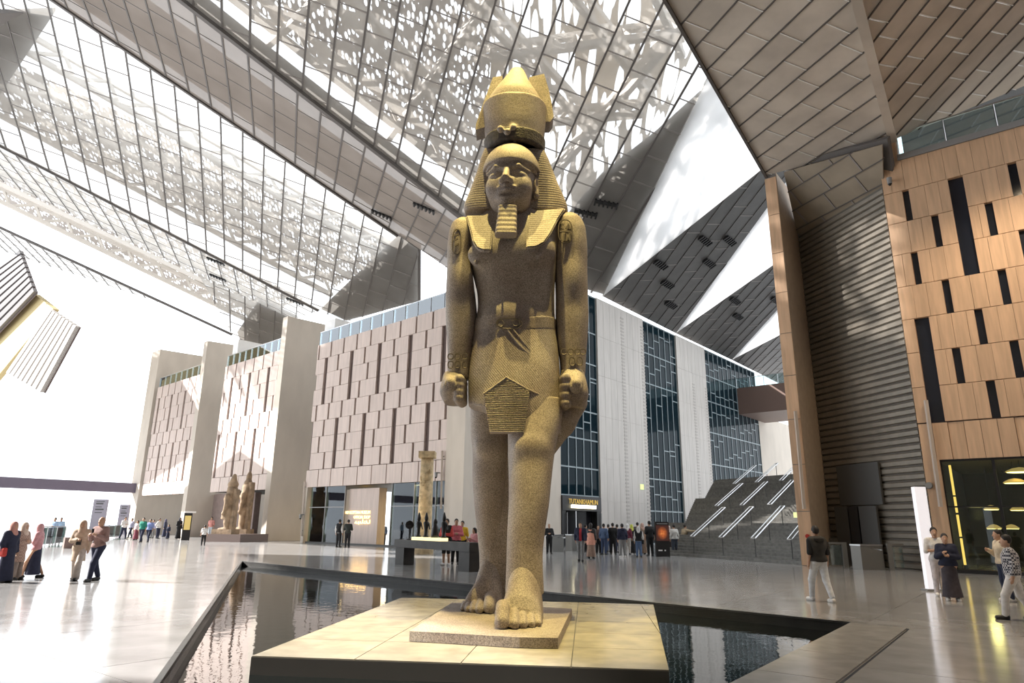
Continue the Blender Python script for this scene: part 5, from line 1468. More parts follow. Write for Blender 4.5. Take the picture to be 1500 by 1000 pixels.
# slim white light blade
p0 = at_z(1370, 865); zt = at_Y(1344, 713, p0[1])[2]
bl = empty('sign_pylon', tuple(p0)); tag(bl, 'tall slim white sign blade standing beside the cafe window', 'sign')
MB().box((-.22, -.08, 0.04), (.10, .08, zt)).build('blade', pbr('blade_white', (.9, .9, .95), .4, emit=(.95, .93, 1), estr=.55), bl)
MB().box((-.3, -.16, 0), (.18, .16, .05)).build('foot_plate', M['mid_grey'], bl)
# wall light bars
def light_bar(a, b, label):
    r = empty('light_bar', tuple(a)); tag(r, label, 'light bar')
    a = np.array(a); b = np.array(b)
    MB().bar((0, 0, 0), b - a, .12).build('bar', pbr('bar_metal', (.55, .47, .40), .4) if 'bar_metal' not in bpy.data.materials else bpy.data.materials['bar_metal'], r)
    for f_ in (.1, .9): MB().bar((b - a) * f_, (b - a) * f_ - np.array([-.1, -.12, 0]), .06).build('bracket', M['mid_grey'], r)
pa = (CO - CB * .2, CB)
light_bar(at_plane(1165, 602, pa), at_plane(1178, 745, pa), 'slim upright light bar on the tan column')
pa = (RO + RN * .16, RN)
light_bar(at_plane(1356, 586, pa), at_plane(1378, 742, pa), 'slim upright light bar on the tan wall beside the cafe window')
pa = (WO + WN * .16, WN)
light_bar(at_plane(446, 705, pa), at_plane(441, 785, pa), 'slim upright light bar at the shop wall next to the pier')
light_bar(at_plane(648, 660, pa), at_plane(646, 745, pa), 'slim upright light bar on the shop wall behind the column')
# cameras and small wall fittings
def cctv(p, n, label):
    r = empty('security_camera', tuple(p)); tag(r, label, 'camera'); n = np.array(n)
    MB().bar(n * .03, n * .35, .08).build('bracket', M['mid_grey'], r); MB().tube(n * .35 + UPV * .02, n * .35 - UPV * .28, .11, .09, n=12).build('housing', M['mid_grey'], r); MB().tube(n * .35 - UPV * .28, n * .35 - UPV * .36, .09, .04, n=12).build('lens_dome', M['black_gloss'], r)
cctv(rp(.35, 16.9, .0), RN, 'grey dome camera on the tan corner pier under the roof')
cctv(wp(-.5, 2.2, .05), WN, 'small dome camera at the shop front beside the concrete pier')
cctv(wp(sx(645, 693), 4.9, .02), WN, 'small dome camera on the lintel above the shop window')
sa = tag(MB().tube(tuple(at_plane(1361, 711, (RO + RN * .0, RN))), tuple(at_plane(1361, 711, (RO + RN * .0, RN)) + RN * .15), .14, .12, n=16).build('alarm_sounder', M['mid_grey']), 'round grey alarm sounder beside the ribbed wall', 'alarm')
cb_ = at_plane(1183, 785, (CO - CB * .03, CB))
tag(MB().tube(tuple(cb_), tuple(cb_ - CB * .06), .09, .09, n=14).build('call_point', pbr('red', (.45, .03, .02), .4)), 'small red fire call point low on the tan column', 'call point')
eb = at_plane(1167.5, 754, (CO + CB * 1.0, CB))
tag(MB().box(eb - .12, eb + .12).build('exit_sign', glow('exit_yellow', (.85, .9, .4), 1.2)), 'small pale lit sign at the edge of the tan column by the stair', 'exit sign')

# turnstile gates before the ribbed wall
def pedestal(p, d, w, l, h, label, name='turnstile'):
    r = empty(name, tuple(p)); tag(r, label, 'turnstile')
    d = np.array(d); n = np.array([-d[1], d[0], 0])
    MB().prism([d * -l / 2 - n * w / 2, d * l / 2 - n * w / 2, d * l / 2 + n * w / 2, d * -l / 2 + n * w / 2], (0, 0, h - .06)).build('cabinet', M['gate_grey'], r)
    MB().prism([d * -l / 2 * 1.02 - n * w / 2 * 1.1 + UPV * (h - .06), d * l / 2 * 1.02 - n * w / 2 * 1.1 + UPV * (h - .06), d * l / 2 * 1.02 + n * w / 2 * 1.1 + UPV * (h - .06), d * -l / 2 * 1.02 + n * w / 2 * 1.1 + UPV * (h - .06)], (0, 0, .06)).build('lid', M['steel'], r)
    for sg in (-1, 1): MB().bar(n * sg * w * .5 + UPV * (h - .16), n * sg * (w * .5 + .55) + UPV * (h - .2), .035).build('arm', M['steel'], r)
    return r
M['gate_grey'] = pbr('gate_grey', (.22, .215, .20), .4, metal=.3)
pedestal(at_z(1273, 834), -SNn, .55, 1.1, 1.0, 'grey turnstile cabinet with steel arms before the ribbed wall')
def gate_post(x, y, side, label):
    p = at_z(x, y); r = empty('gate_frame', tuple(p)); tag(r, label, 'gate')
    MB().bar((0, 0, 0), (0, 0, 1.0), .2, .08).build('post', M['gate_grey'], r); MB().bar((-.1 if side > 0 else .1, 0, 1.0), (side * .6, .1, 1.0), .12, .08).build('top_rail', M['gate_grey'], r)
    MB().prism([(side * .1, .02, .1), (side * .58, .1, .1), (side * .58, .1, .92), (side * .1, .02, .92)], (0, .03, 0)).build('glass_pane', M['glass'], r)
gate_post(1240, 831, -1, 'grey gate post with glass wing next to the tan column')
gate_post(1307, 835, 1, 'grey gate post with glass wing in front of the ribbed wall')
dk = empty('dark_door', tuple(sp(ts(1250, 800, .5), 0, .4))); tag(dk, 'tall dark panel doors behind the turnstile', 'door')
for a, b in ((1228, 1247), (1249, 1262), (1264, 1290)):
    mb = MB(); wall_box(mb, ts(a, 800, .4), ts(b, 800, .4), 0, 2.6, .3, .4, sp); wmb(mb, 'door_leaf', M['black' if a == 1249 else 'dark_grey'], dk)
# turnstiles before the exhibition door
for k, (x, y, lb) in enumerate(((813, 808, 'grey turnstile cabinet beside the guard in black'), (841, 806.5, 'grey turnstile cabinet in front of the black exhibition door'), (881, 807, 'grey turnstile cabinet beside the stair queue'))):
    pedestal(at_z(x, y), GB, .5, 1.2, 1.05, lb)
# glass barriers at the entrance
def barrier(x0, y0, x1, y1, n, label):
    a, b = at_z(x0, y0), at_z(x1, y1); r = empty('glass_barrier', tuple(a)); tag(r, label, 'barrier'); d = (b - a) / n; u = d / np.linalg.norm(d)
    for i in range(n):
        MB().prism([d * i + u * .08 + UPV * .12, d * (i + 1) - u * .08 + UPV * .12, d * (i + 1) - u * .08 + UPV * 1.1, d * i + u * .08 + UPV * 1.1], np.cross(u, UPV) * .03).build('glass_pane', M['green_glass'], r)
    for i in range(n + 1): MB().bar(d * i, d * i + UPV * 1.15, .07).build('post', M['steel'], r)
    MB().bar(UPV * 1.15, b - a + UPV * 1.15, .06).build('rail', M['steel'], r)
M['green_glass'] = glass('green_glass', (.45, .58, .52), .95)
barrier(50, 801, 92, 797, 3, 'low greenish glass barrier behind the strolling couple')
barrier(146, 790, 176, 787, 3, 'low glass barrier beside the grey banners')
bn = at_z(93, 803)
tag(MB().prism([bn, bn + az(50) * .9, bn + az(50) * .9 + az(-40) * .6, bn + az(-40) * .6], (0, 0, .6)).build('bin', pbr('bin_brown', (.25, .17, .15), .6)), 'low brown box at the end of the glass barrier', 'box')

# pair of ancient statues on a plinth
PLH = .6
_k, _q = at_z(333, 782.0, PLH), at_z(355, 781.45, PLH); _f = np.array([-math.sin(math.radians(78)), math.cos(math.radians(78)), 0]); _l = np.array([_f[1], -_f[0], 0])
_fs = [_k @ _f, _q @ _f]; _ls = [_k @ _l, _q @ _l]; _c = lambda a_, b_: _f * a_ + _l * b_
plin = MB().prism([_c(min(_fs) - 1.7, min(_ls) - .75), _c(max(_fs) + 1.5, min(_ls) - .75), _c(max(_fs) + 1.5, max(_ls) + .8), _c(min(_fs) - 1.7, max(_ls) + .8)], (0, 0, PLH)).build('plinth', pbr('brown_plinth', (.13, .09, .078), .6))
tag(plin, 'low brown plinth under the pair of ancient statues', 'plinth')
bench = empty('bench', tuple(np.array(at_z(303, 783)) + np.array([0, .35, 0]))); tag(bench, 'reddish bench with cushions behind the statue plinth', 'bench')
MB().box((-.3, -.1, .2), (4.2, .5, .5)).build('seat', pbr('bench_red', (.30, .08, .05), .6), bench); MB().box((-.3, .5, .2), (4.2, .62, .95)).build('backrest', bpy.data.materials['bench_red'], bench)
for x_ in (0, 3.8): MB().box((x_ - .1, 0, 0), (x_ + .1, .45, .2)).build('leg', M['dark_grey'], bench)
# ---------------------------------------------------------------- people
_cm = {}
def cloth(c, rough=.85):
    k = tuple(round(x, 3) for x in c)
    if k not in _cm: _cm[k] = pbr('cloth', c, rough, var=.12, scale=14)
    return _cm[k]
SKIN = [(.50, .30, .20), (.42, .25, .17), (.55, .36, .26), (.36, .21, .14)]
M['hair'] = pbr('hair', (.018, .014, .012), .6, var=.3, scale=60)
M['plaid'] = None
class Body:
    """limb list of one figure, 1.72 m tall, facing +y"""
    def __init__(s, pose, arms, lean=0.0, wide=1.0):
        s.seg = []
        st = {'stand': 0.0, 'walk': .26, 'sit': 0.0}[pose]
        sit = pose == 'sit'
        hz = .50 if sit else .92
        top = hz + .52
        s.hz, s.top = hz, top
        ly = lean
        A = s.add
        for sg, fy in ((-1, st), (1, -st)):
            hip = (sg * .09, 0, hz)
            if sit: knee = (sg * .11, .42, .50); ank = (sg * .11, .44, .09)
            elif st: knee = (sg * .095, fy * .55 + .06, .49); ank = (sg * .09, fy, .09 if fy > 0 else .13)
            else: knee = (sg * .10, .015, .49); ank = (sg * .11, -.02, .09)
            A('thigh', hip, knee, .088 * wide, .062); A('shin', knee, ank, .060, .042)
            A('foot', (ank[0], ank[1] - .03, .05), (ank[0] + sg * .02, ank[1] + .15, .035), .042, .036)
        A('pelvis', (-.07 * wide, 0, hz + .02), (.07 * wide, 0, hz + .02), .115 * wide, .115 * wide)
        A('torso', (0, 0, hz + .08), (0, ly * .5, hz + .26), .125 * wide, .13 * wide); A('torso', (-.06 * wide, ly * .6, hz + .36), (.06 * wide, ly * .6, hz + .36), .128 * wide, .128 * wide)
        A('torso', (-.13, ly, top - .05), (.13, ly, top - .05), .075, .075)
        A('neck', (0, ly, top - .02), (0, ly + .02, top + .09), .055, .05)
        s.hc = (0, ly + .03, top + .175)
        for sg in (-1, 1):
            sh = np.array((sg * .185, ly, top - .04)); mode = arms if isinstance(arms, str) else arms[0 if sg < 0 else 1]
            if mode == 'down': el = sh + (sg * .05, -.03, -.28); wr = el + (sg * .01, .06, -.24)
            elif mode == 'swing': el = sh + (sg * .05, -.10 * sg, -.27); wr = el + (0, .04 - .12 * sg, -.22)
            elif mode == 'phone': el = sh + (sg * .06, .04, -.27); wr = el + (-sg * .12, .20, .10)
            elif mode == 'fold': el = sh + (sg * .06, .05, -.27); wr = el + (-sg * .20, .13, .03)
            elif mode == 'point': el = sh + (sg * .22, .10, -.06); wr = el + (sg * .20, .10, .02)
            elif mode == 'hip': el = sh + (sg * .16, -.05, -.24); wr = el + (-sg * .13, .07, -.12)
            s.add('uarm', sh, el, .052, .043); s.add('farm', el, wr, .042, .030)
            d = (wr - el) / np.linalg.norm(wr - el); side = np.array((sg, 0, 0)) - d * (d[0] * sg); side /= np.linalg.norm(side); pl = np.cross(d, side)
            s.add('hand', wr, wr + d * .075, .030, .034)
            for i in range(4):                                             # four fingers, slightly curled, and the thumb
                b = wr + d * .085 + pl * (.024 - .016 * i)
                ln = (.055, .068, .064, .05)[i]
                s.add('finger', b, b + d * ln * .6 - side * .008, .0095, .009); s.add('finger', b + d * ln * .6 - side * .008, b + d * ln - side * .03, .009, .008)
            b = wr + d * .03 + pl * .03; s.add('finger', b, b + d * .045 + pl * .028, .012, .010)
    def add(s, tag_, a, b, ra, rb): s.seg.append((tag_, np.array(a, float), np.array(b, float), ra, rb))
def person(x, y, ytop, head, label, top, bottom, shoes=(.03, .03, .03), hair='short', pose='stand', arms='down', sleeves='long', lower='trousers',
           outer=None, scarf=None, skin=0, extra=(), wide=1.0, Hfix=None, z0=0.0, group=None, lean=0.0, loc=None):
    p = at_z(x, y, z0) if loc is None else np.array(loc, float)
    H = Hfix or float(at_Y(x, ytop, p[1])[2] - z0)
    full = 1.735 if pose != 'sit' else 1.31
    k = H / full
    px = FPX * H / np.linalg.norm(p - EYE)
    r = empty('person', tuple(p), rz=-math.radians(head)); tag(r, label, 'person', group); r.scale = (k, k, k)
    B = Body(pose, arms, lean, wide)
    h = .0125 if px > 70 else (.019 if px > 36 else .024)
    pts = np.array([q_ for s_ in B.seg for q_ in (s_[1], s_[2])])
    lo = pts.min(0) - .16; hi = pts.max(0) + .16; hi[2] = B.hc[2] + .24; lo[2] = -.02
    sk = pbr_skin(skin)
    def field(tags, grow=0.0, k_=.03, extra_fn=None):
        f = Field(lo, hi, h)
        for t_, a, b, ra, rb in B.seg:
            if t_ in tags: f.cone(a, b, ra + grow, rb + grow, .006 if t_ == 'finger' else k_)
        if extra_fn: extra_fn(f)
        return f
    hx, hy, hz_ = B.hc
    def face(f):
        f.ell((hx, hy - .01, hz_ + .02), (.078, .098, .105), .03); f.ell((hx, hy + .025, hz_ - .06), (.058, .068, .07), .04)
        if h < .016:
            f.cone((hx, hy + .085, hz_ + .015), (hx, hy + .112, hz_ - .03), .010, .016, .012)
            for sg in (-1, 1):
                f.ell((hx + sg * .032, hy + .10, hz_ + .012), (.018, .016, .010), .012, cut=True); f.ell((hx + sg * .08, hy - .01, hz_ - .005), (.012, .022, .03), .01)
            f.cone((hx - .02, hy + .088, hz_ - .068), (hx + .02, hy + .088, hz_ - .068), .006, .006, .006, cut=True)
            f.ell((hx, hy + .075, hz_ - .105), (.022, .02, .02), .02)
    allt = {'thigh', 'shin', 'foot', 'pelvis', 'torso', 'neck', 'uarm', 'farm', 'hand', 'finger'}
    field(allt, 0, .03, face).build('body', sk, r, relax=1)
    tt = {'torso', 'uarm'} | ({'farm'} if sleeves == 'long' else set()) | {'pelvis'}
    zcut = B.hz - .02
    def hem(f): f.D = np.maximum(f.D, zcut - f.Z)
    def coat_hem(f):
        f.loft([(B.hz - .38, 0, 0, .20 * wide, .17), (B.hz, 0, 0, .17 * wide, .145), (B.hz + .25, 0, lean * .5, .15 * wide, .14)], k=.05)
    if lower == 'abaya':
        def ab(f): f.loft([(.05, 0, 0, .24, .22), (.5, 0, 0, .20, .18), (B.hz, 0, 0, .17, .15), (B.hz + .3, 0, lean, .15, .14)], k=.06)
        field({'torso', 'uarm', 'farm', 'pelvis'}, .028, .05, ab).build('robe', cloth(top), r, relax=1)
    else:
        fn = coat_hem if outer == 'coat' else hem
        field(tt, .022, .04, fn).build('top', top if not isinstance(top, tuple) else cloth(top), r, relax=1)
        if lower == 'skirt':
            def skt(f): f.loft([(.10, 0, 0, .25, .22), (.5, 0, 0, .20, .18), (B.hz + .16, 0, 0, .155 * wide, .145)], k=.03)
            field(set(), 0, .03, skt).build('skirt', cloth(bottom), r, relax=1)
        else:
            def legs(f):
                if lower == 'wide':
                    for t_, a, b, ra, rb in B.seg:
                        if t_ == 'shin': f.cone(a, b, .085, .11, .03)
                f.D = np.maximum(f.D, f.Z - (B.hz + .07))
                if lower == 'shorts': f.D = np.maximum(f.D, .42 - f.Z)
            field({'thigh', 'shin', 'pelvis'} if lower != 'shorts' else {'thigh', 'pelvis'}, .020, .03, legs).build('trousers', cloth(bottom), r, relax=1)
    field({'foot'}, .014, .02).build('shoes', cloth(shoes, .5), r, relax=1)['kind'] = 'stuff'
    if outer and isinstance(outer, tuple):                                # open vest or jacket
        def vest(f):
            f.D = np.maximum(f.D, (B.hz + .0) - f.Z)
            if len(outer) > 3: f.box((0, .2, B.hz + .3), (.055, .22, .6), .01, .01, cut=True)
        field({'torso', 'pelvis'} | ({'uarm', 'farm'} if len(outer) > 3 else set()), .042, .04, vest).build('vest', cloth(outer[:3]), r, relax=1)
    if hair == 'short':
        def hr(f):
            f.ell((hx, hy - .022, hz_ + .035), (.088, .100, .112), 0); f.ell((hx, hy + .085, hz_ - .055), (.12, .10, .115), 0, cut=True)
        field(set(), 0, 0, hr).build('hair', M['hair'], r, relax=1)
    elif hair == 'long':
        def hr(f):
            f.ell((hx, hy - .022, hz_ + .03), (.092, .105, .115), 0); f.cone((hx, hy - .06, hz_), (hx, hy - .09, hz_ - .24), .085, .06, .05); f.ell((hx, hy + .095, hz_ - .05), (.085, .10, .12), 0, cut=True)
        field(set(), 0, 0, hr).build('hair', M['hair'], r, relax=1)
    elif hair == 'scarf':
        def hj(f):
            f.ell((hx, hy - .015, hz_ + .02), (.098, .115, .125), 0); f.cone((hx, hy - .01, hz_ - .05), (hx, lean, B.top - .05), .095, .15, .06); f.ell((hx, hy + .12, hz_ - .015), (.066, .07, .088), .01, cut=True)
        field(set(), 0, 0, hj).build('headscarf', cloth(scarf), r, relax=1)
    elif hair == 'cap':
        def hc_(f): f.ell((hx, hy - .015, hz_ + .06), (.09, .105, .085), 0); f.box((hx, hy + .12, hz_ + .05), (.06, .05, .012), .01, .02)
        field(set(), 0, 0, hc_).build('cap', cloth(scarf), r, relax=1)
    for e in extra:
        kind, col = e[0], e[1]
        if kind == 'backpack':
            f = Field((-.25, -.42, B.hz - .1), (.25, -.02, B.top + .1), .02); f.box((0, -.22, B.hz + .28), (.15, .09, .22), .06, 0); f.build('backpack', cloth(col), r, relax=1)
        elif kind == 'bag':
            f = Field((.05, -.2, B.hz - .3), (.42, .25, B.hz + .25), .02); f.box((.24, .02, B.hz - .05), (.06, .13, .13), .04, 0); f.build('bag', cloth(col), r, relax=1)
            MB().tube((.22, .02, B.hz + .06), (-.10, .06, B.top - .02), .012, n=6).build('strap', cloth(col), r)
        elif kind == 'camera':
            MB().box((-.06, .16, B.hz + .10), (.06, .24, B.hz + .19)).build('camera', M['black'], r); MB().tube((-.05, .17, B.hz + .19), (-.06, .06, B.top), .010, n=6).build('strap', M['black'], r); MB().tube((.05, .17, B.hz + .19), (.06, .06, B.top), .010, n=6).build('strap', M['black'], r)
        elif kind == 'phone':
            MB().box((-.035, .30, B.hz + .36), (.035, .31, B.hz + .50)).build('phone', M['black_gloss'], r)
        elif kind == 'hood':
            f = Field((-.25, -.3, B.top - .15), (.25, .15, B.top + .15), .018); f.ell((0, -.09, B.top - .0), (.14, .10, .075), 0); f.build('hood', cloth(col), r, relax=1)
        elif kind == 'shawl':
            f = Field(lo, hi, max(h, .018)); f.loft([(B.hz - .25, 0, 0, .22, .19), (B.hz + .2, 0, 0, .21, .18), (B.top - .02, 0, 0, .17, .12)], n=2.2, k=0); f.build('shawl', cloth(col), r, relax=1)
        elif kind == 'stripe':
            for sg in (-1, 1): MB().bar((sg * .19, 0, .14), (sg * .20, .01, B.hz - .05), .02).build('side_stripe', M['white'], r)
        elif kind == 'watch':
            pass
    return r
_sk = {}
def pbr_skin(i):
    if i not in _sk: _sk[i] = pbr('skin', SKIN[i], .55, var=.06, scale=20)
    return _sk[i]
def check_mat(name, c1, c2, scale):
    m, nt, b = mat_nodes(name); tc = nt.nodes.new('ShaderNodeTexCoord'); ck = nt.nodes.new('ShaderNodeTexChecker'); ck.inputs['Scale'].default_value = scale
    ck.inputs[1].default_value = (*c1, 1); ck.inputs[2].default_value = (*c2, 1); nt.links.new(tc.outputs['Object'], ck.inputs['Vector']); nt.links.new(ck.outputs[0], b.inputs['Base Color']); b.inputs['Roughness'].default_value = .85
    return m
NAVY = (.018, .022, .05); BLACK = (.012, .012, .013); JEANS = (.06, .09, .16); LJEANS = (.50, .54, .58); WHITE = (.72, .70, .68); LAV = (.42, .40, .52); PINK = (.70, .18, .22); BEIGE = (.52, .40, .30); GREY = (.22, .22, .22)
# by the entrance, nearest group
person(4, 853, 764, 100, 'woman in dark coat with a red shoulder bag at the edge of the strolling group', NAVY, NAVY, hair='scarf', scarf=(.55, .28, .24), lower='abaya', extra=(('bag', (.5, .05, .04)),))
person(21, 849, 765, 95, 'woman in a beige plaid coat and cream headscarf talking to a companion', check_mat('plaid_beige', (.42, .30, .24), (.30, .20, .16), 22), (.25, .2, .17), hair='scarf', scarf=(.60, .48, .40), outer='coat', lower='wide', arms='fold')
person(46, 846, 767, 250, 'woman in pink headscarf and pink top over a long navy skirt', (.52, .28, .30), NAVY, hair='scarf', scarf=(.58, .34, .36), lower='skirt', arms='fold', pose='walk')
person(109, 849, 762, 165, 'woman in a beige coat with camera round her neck and cream wide trousers', BEIGE, (.62, .54, .48), hair='scarf', scarf=(.50, .36, .27), outer='coat', lower='wide', pose='walk', arms=('down', 'fold'), extra=(('backpack', (.05, .08, .4)), ('camera', BLACK)))
person(136, 851, 757, 190, 'bald man in a brown jumper and dark jeans looking at a phone', (.30, .19, .17), NAVY, hair='bald', pose='walk', arms='phone', extra=(('phone', BLACK),))
person(75, 795, 758, 180, 'person in a pale blue shirt leaning behind the glass barrier', (.35, .48, .66), GREY, arms='fold')
person(84, 794.5, 758, 150, 'person in a light blue top next to another behind the glass barrier', (.40, .55, .72), NAVY, arms='down', skin=1)
# group walking in from the entrance
person(179, 790, 757, 120, 'man in a white shirt and dark trousers leading the entrance group', WHITE, NAVY, pose='walk', arms='fold')
person(190, 788, 759, 200, 'man in a lavender shirt and black jeans in the entrance group', LAV, NAVY, pose='walk')
person(198, 791, 762, 190, 'woman in a pale top and burgundy skirt in the entrance group', (.60, .52, .52), (.18, .04, .06), hair='long', lower='skirt')
person(206, 794, 758, 180, 'broad man in a green polo shirt and dark trousers', (.02, .22, .16), NAVY, sleeves='short', wide=1.2, pose='walk')
person(216.5, 793.5, 760, 175, 'broad man in a blue shirt and navy trousers next to the green polo', (.22, .28, .55), NAVY, sleeves='short', wide=1.15, pose='walk', skin=1)
person(222, 788, 761, 190, 'man in a pale lavender shirt behind the blue shirt', (.46, .44, .60), GREY)
person(230, 789, 759, 100, 'man in a white shirt with his back to a woman in navy', WHITE, NAVY, arms='hip', wide=1.1)
person(240, 786, 760, 260, 'woman in long navy robe beside the man in white', NAVY, NAVY, lower='abaya', hair='scarf', scarf=(.10, .09, .14))
person(245, 789, 768, 200, 'small child in a navy dress beside the entrance group', NAVY, NAVY, lower='skirt', hair='long')
person(260, 789, 758, 120, 'woman in long black dress standing alone by the pier', BLACK, BLACK, lower='abaya', hair='scarf', scarf=(.02, .02, .03), arms=('down', 'fold'))
person(297, 799, 769, 330, 'child in a white shirt and black trousers walking past the plinth', WHITE, BLACK, pose='walk', arms='swing', sleeves='short')
person(307, 788, 757, 180, 'man in a salmon pink shirt behind the child in white', (.72, .32, .28), LJEANS, sleeves='short')
person(296, 783, 760, 150, 'woman in a white headscarf beside the salmon shirt', WHITE, (.6, .6, .6), hair='scarf', scarf=WHITE, lower='skirt')
for k, (x, c, lb) in enumerate(((311, (.03, .03, .04), 'person in black sitting on the reddish bench'), (319, (.20, .26, .34), 'person in blue grey sitting on the reddish bench'), (330, (.02, .02, .03), 'person in dark clothes at the end of the reddish bench'))):
    person(x, 783, 765, 180, lb, c, NAVY, pose='sit', Hfix=1.25, loc=tuple(np.array(at_z(x, 783)) + np.array([0, .1, 0])))
# by the shop
person(495, 801.5, 761, 20, 'man in a black vest over white sleeves facing the shop', WHITE, BLACK, outer=BLACK, arms='down')
person(508, 802, 761, 350, 'man in a dark green jacket standing next to the black vest', (.03, .035, .03), BLACK, arms='fold')
person(561, 799, 766, 180, 'man in a blue shirt in the lit shop doorway', (.10, .16, .36), NAVY)
# by the display table
person(653, 828, 760, 200, 'man in a red shirt and black vest with bare striped legs by the table', (.60, .08, .08), BLACK, outer=BLACK, lower='shorts', arms='fold', shoes=WHITE)
person(666.5, 826, 760, 170, 'man in a pink hooded top and black trousers by the table', PINK, BLACK, arms='fold', extra=(('hood', PINK),), wide=1.1)
person(676, 823, 763, 190, 'man in a yellow shirt behind the pink hooded top', (.80, .50, .04), BLACK, sleeves='short')
person(694, 830, 773, 230, 'girl in a pink top and jeans with a dark backpack by the table', (.70, .34, .36), JEANS, hair='long', extra=(('backpack', (.05, .04, .05)),), arms='phone')
# stair queue
person(804.5, 811, 767, 180, 'guard in black standing alone by the turnstiles', BLACK, BLACK, hair='bald', arms='fold')
person(851, 822, 765, 190, 'man in an open navy jacket over a red shirt walking away from the queue', (.55, .05, .06), GREY, pose='walk', outer=(*NAVY, 1), arms='swing', shoes=BLACK)
person(866, 818, 766, 20, 'woman wrapped in a peach shawl in the stair queue', (.03, .03, .03), (.30, .2, .15), hair='long', extra=(('shawl', (.80, .38, .28)),), lower='skirt')
person(858, 808, 768, 60, 'person in dark clothes half hidden behind the red shirt', BLACK, BLACK)
person(877, 811.5, 769, 180, 'man in a dark brown jacket behind the peach shawl', (.10, .06, .05), BLACK)
person(885, 812, 767, 30, 'man in a blue denim jacket in the stair queue', (.07, .11, .20), (.04, .06, .12))
person(892, 808, 768, 340, 'man in a pale shirt in the back row of the stair queue', (.45, .45, .48), JEANS)
person(898.5, 812, 766, 10, 'man dressed all in black next to the denim jacket', BLACK, BLACK)
person(905, 809, 768, 330, 'man in a dark purple top in the stair queue', (.06, .03, .06), NAVY, skin=1)
person(912.5, 816, 767, 350, 'man in a navy hooded top and grey trousers with white side stripes', NAVY, GREY, shoes=WHITE, extra=(('stripe', WHITE), ('hood', NAVY)), wide=1.1)
person(920, 812, 767, 20, 'woman in white headscarf and burgundy top in the stair queue', (.16, .03, .05), (.50, .46, .42), hair='scarf', scarf=WHITE)
person(926.5, 811, 768, 0, 'woman in a yellow headscarf and black robe in the stair queue', BLACK, BLACK, hair='scarf', scarf=(.60, .62, .12), lower='abaya')
person(936.5, 816, 771, 10, 'woman with white sleeves and headscarf, black vest and blue jeans', WHITE, (.10, .16, .28), outer=BLACK, hair='scarf', scarf=WHITE, extra=(('bag', BLACK),))
person(942.5, 811, 766, 340, 'woman in a tan headscarf and brown robe in the stair queue', (.24, .16, .11), (.2, .14, .1), hair='scarf', scarf=(.52, .34, .28), lower='abaya')
person(935, 807, 765, 20, 'tall man with black hair at the back of the stair queue', (.12, .10, .10), BLACK)
person(953, 814, 763, 350, 'tall man in a black T-shirt and black trousers beside the poster', BLACK, BLACK, sleeves='short', wide=1.1)
person(981.5, 812, 770, 10, 'person in a pale headscarf just behind the poster', (.04, .03, .03), BLACK, hair='scarf', scarf=(.66, .52, .48), lower='abaya')
person(989, 813, 768, 345, 'man in a white jacket and dark trousers beyond the poster', (.62, .60, .56), (.05, .06, .08), shoes=WHITE, wide=1.1)
person(998, 808, 786, 180, 'small child in dark clothes between two adults beyond the poster', (.05, .05, .06), BLACK)
person(1005, 811, 768, 60, 'person in a sandy patterned jacket pointing towards the stair', (.45, .36, .24), (.06, .07, .08), arms=('down', 'point'), shoes=WHITE)
# nearer visitors on the tan side
person(1205, 881, 771, 350, 'man in a black hooded vest and pale jeans walking away across the floor', BLACK, (.66, .68, .70), outer=(.035, .032, .028), sleeves='short', pose='walk', arms='down', shoes=(.75, .72, .68), extra=(('hood', (.035, .032, .028)),))
person(1381, 873, 773, 200, 'young man in a white T-shirt and pale trousers beside the white sign blade', (.70, .68, .66), (.66, .60, .60), sleeves='short', arms=('down', 'fold'), shoes=WHITE)
person(1397, 880, 782, 205, 'woman in a navy top and dark patterned skirt gesturing beside the young man', NAVY, (.06, .05, .06), hair='short', lower='skirt', sleeves='long', arms=('fold', 'phone'), shoes=WHITE, wide=1.15)
person(1479, 881, 776, 280, 'man in a cream hooded top and dark jeans facing the cafe window', (.70, .58, .42), (.03, .04, .08), arms=('down', 'phone'), shoes=WHITE, extra=(('hood', (.70, .58, .42)),))
person(1495, 908, 784, 300, 'person in a black and white checked shirt and white trousers', check_mat('check_shirt', (.62, .60, .60), (.05, .05, .07), 24), WHITE, pose='walk', wide=1.1)

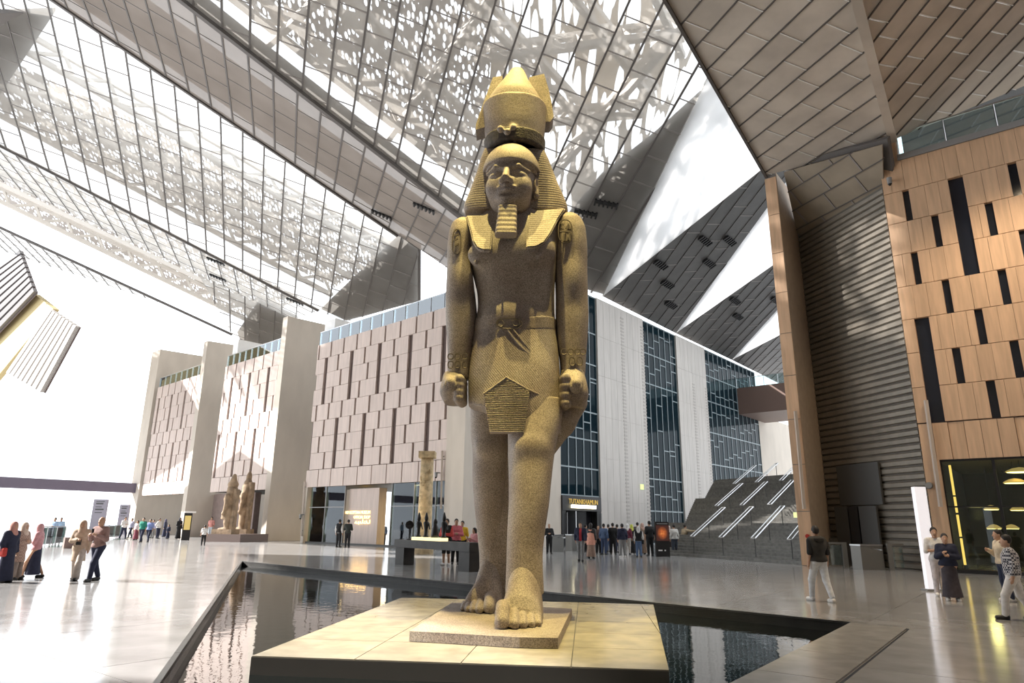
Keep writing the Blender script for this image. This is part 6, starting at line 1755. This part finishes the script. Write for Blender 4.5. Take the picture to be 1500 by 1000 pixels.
# ---------------------------------------------------------------- the pair of ancient statues, on the brown plinth
M['sandstone'] = pbr('sandstone', (.29, .205, .13), .8, var=.3, scale=2.2, bump=.5, bscale=5)
def ancient(x, y, ytop, label, kind, tw):
    """standing figure against a back pillar, facing +y before turning"""
    z0 = PLH; p = at_z(x, y, z0); H = float(at_Y(x + 14, ytop, p[1])[2] - z0)
    r = empty('ancient_statue', tuple(p)); tag(r, label, 'statue'); r.rotation_euler[2] = math.radians(78)
    n = H * .80                                     # height of the crown of the head
    f = Field((-1.0, -1.0, 0), (1.0, 1.5, n + .2), .05)
    L = lambda fr, cy, rx, ry: (n * fr, 0, cy, rx * tw, ry * tw)
    for sg, st in ((-1, .0), (1, .28 if kind == 'king' else .08)):
        f.loft([(.28, sg * .24, st + .05, .22, .26), (n * .13, sg * .24, st + .0, .19, .22), (n * .24, sg * .25, st * .7, .25, .30), (n * .32, sg * .25, st * .5, .24, .28), (n * .46, sg * .24, st * .2, .30, .36)], k=.06)
        f.cone((sg * .24, st - .1, .36), (sg * .26, st + .62, .32), .22, .17, .08)
        sh = np.array((sg * .60 * tw, .0, n * .775)); el = sh + (sg * .06, -.02, -n * .17); wr = el + (-sg * .04, .14, -n * .15)
        f.cone(sh, el, .21, .17, .06); f.cone(el, wr, .17, .13, .06); f.ell(wr - np.array((0, -.04, .14)), (.15, .19, .18), .04)
    f.loft([L(.40, .06, .50, .46), L(.50, .02, .52, .44), L(.57, .0, .46, .36), L(.66, .06, .54, .44), L(.74, .08, .62, .44), L(.80, .02, .48, .30), L(.845, .04, .22, .22)], n=2.3, k=.08)
    if kind == 'king': f.loft([L(.30, .16, .50, .50), L(.42, .10, .52, .48), L(.56, .02, .48, .38)], n=2.3, k=.05)
    else:
        for sg in (-1, 1): f.ell((sg * .24, .42, n * .715), (.2, .18, .2), .08)
        f.loft([L(.08, .12, .44, .36), L(.3, .08, .46, .38), L(.5, .02, .50, .42)], n=2.3, k=.06)
    f.ell((0, .14, n * .90), (.26, .32, .38), .06); f.cone((0, .42, n * .905), (0, .50, n * .885), .05, .07, .04); f.ell((0, .36, n * .855), (.14, .12, .1), .06)
    f.build('body', M['sandstone'], r)
    g = Field((-.9, -.8, n * .70), (.9, .7, n + .25), .045)
    g.loft([(n * .74, 0, .10, .50, .34), (n * .80, 0, .02, .56, .36), (n * .88, 0, -.02, .46, .38), (n * .95, 0, .0, .38, .40), (n * 1.0, 0, .02, .26, .30)], n=2.4, k=0)
    g.ell((0, .46, n * .885), (.27, .26, .40), .03, cut=True); g.build('headdress', M['sandstone'], r)
    c = Field((-.6, -.6, n * .96), (.6, .6, H + .1), .045)
    if kind == 'king': c.loft([(n * .97, 0, .0, .36, .38), (n * 1.04, 0, -.02, .42, .44), (n * 1.09, 0, -.02, .30, .32), (n * 1.16, 0, -.04, .22, .24), (H - .1, 0, -.06, .15, .16), (H, 0, -.06, .12, .12)], k=0)
    else: c.loft([(n * .97, 0, .0, .30, .32), (n * 1.03, 0, -.02, .32, .34), (n * 1.07, 0, -.04, .24, .26), (n * 1.15, 0, -.06, .27, .22), (H - .15, 0, -.08, .18, .15), (H, 0, -.08, .07, .07)], k=0)
    c.build('crown', M['sandstone'], r)
    MB().prism([(-.3, -.25, .1), (.3, -.25, .1), (.3, -.52, .1), (-.3, -.52, .1)], (0, 0, n * (1.0 if kind == 'queen' else .9))).build('back_pillar', M['sandstone'], r)
    MB().prism([(-.58, -.7, 0), (.58, -.7, 0), (.58, 1.1, 0), (-.58, 1.1, 0)], (0, 0, .38)).build('foot_block', M['sandstone'], r)
ancient(333, 782.0, 694, 'sandstone statue of a king with tall crown, the broader of the pair', 'king', 1.0)
ancient(355, 781.45, 690, 'slender sandstone statue of a queen with tall crown standing beside the king', 'queen', .82)
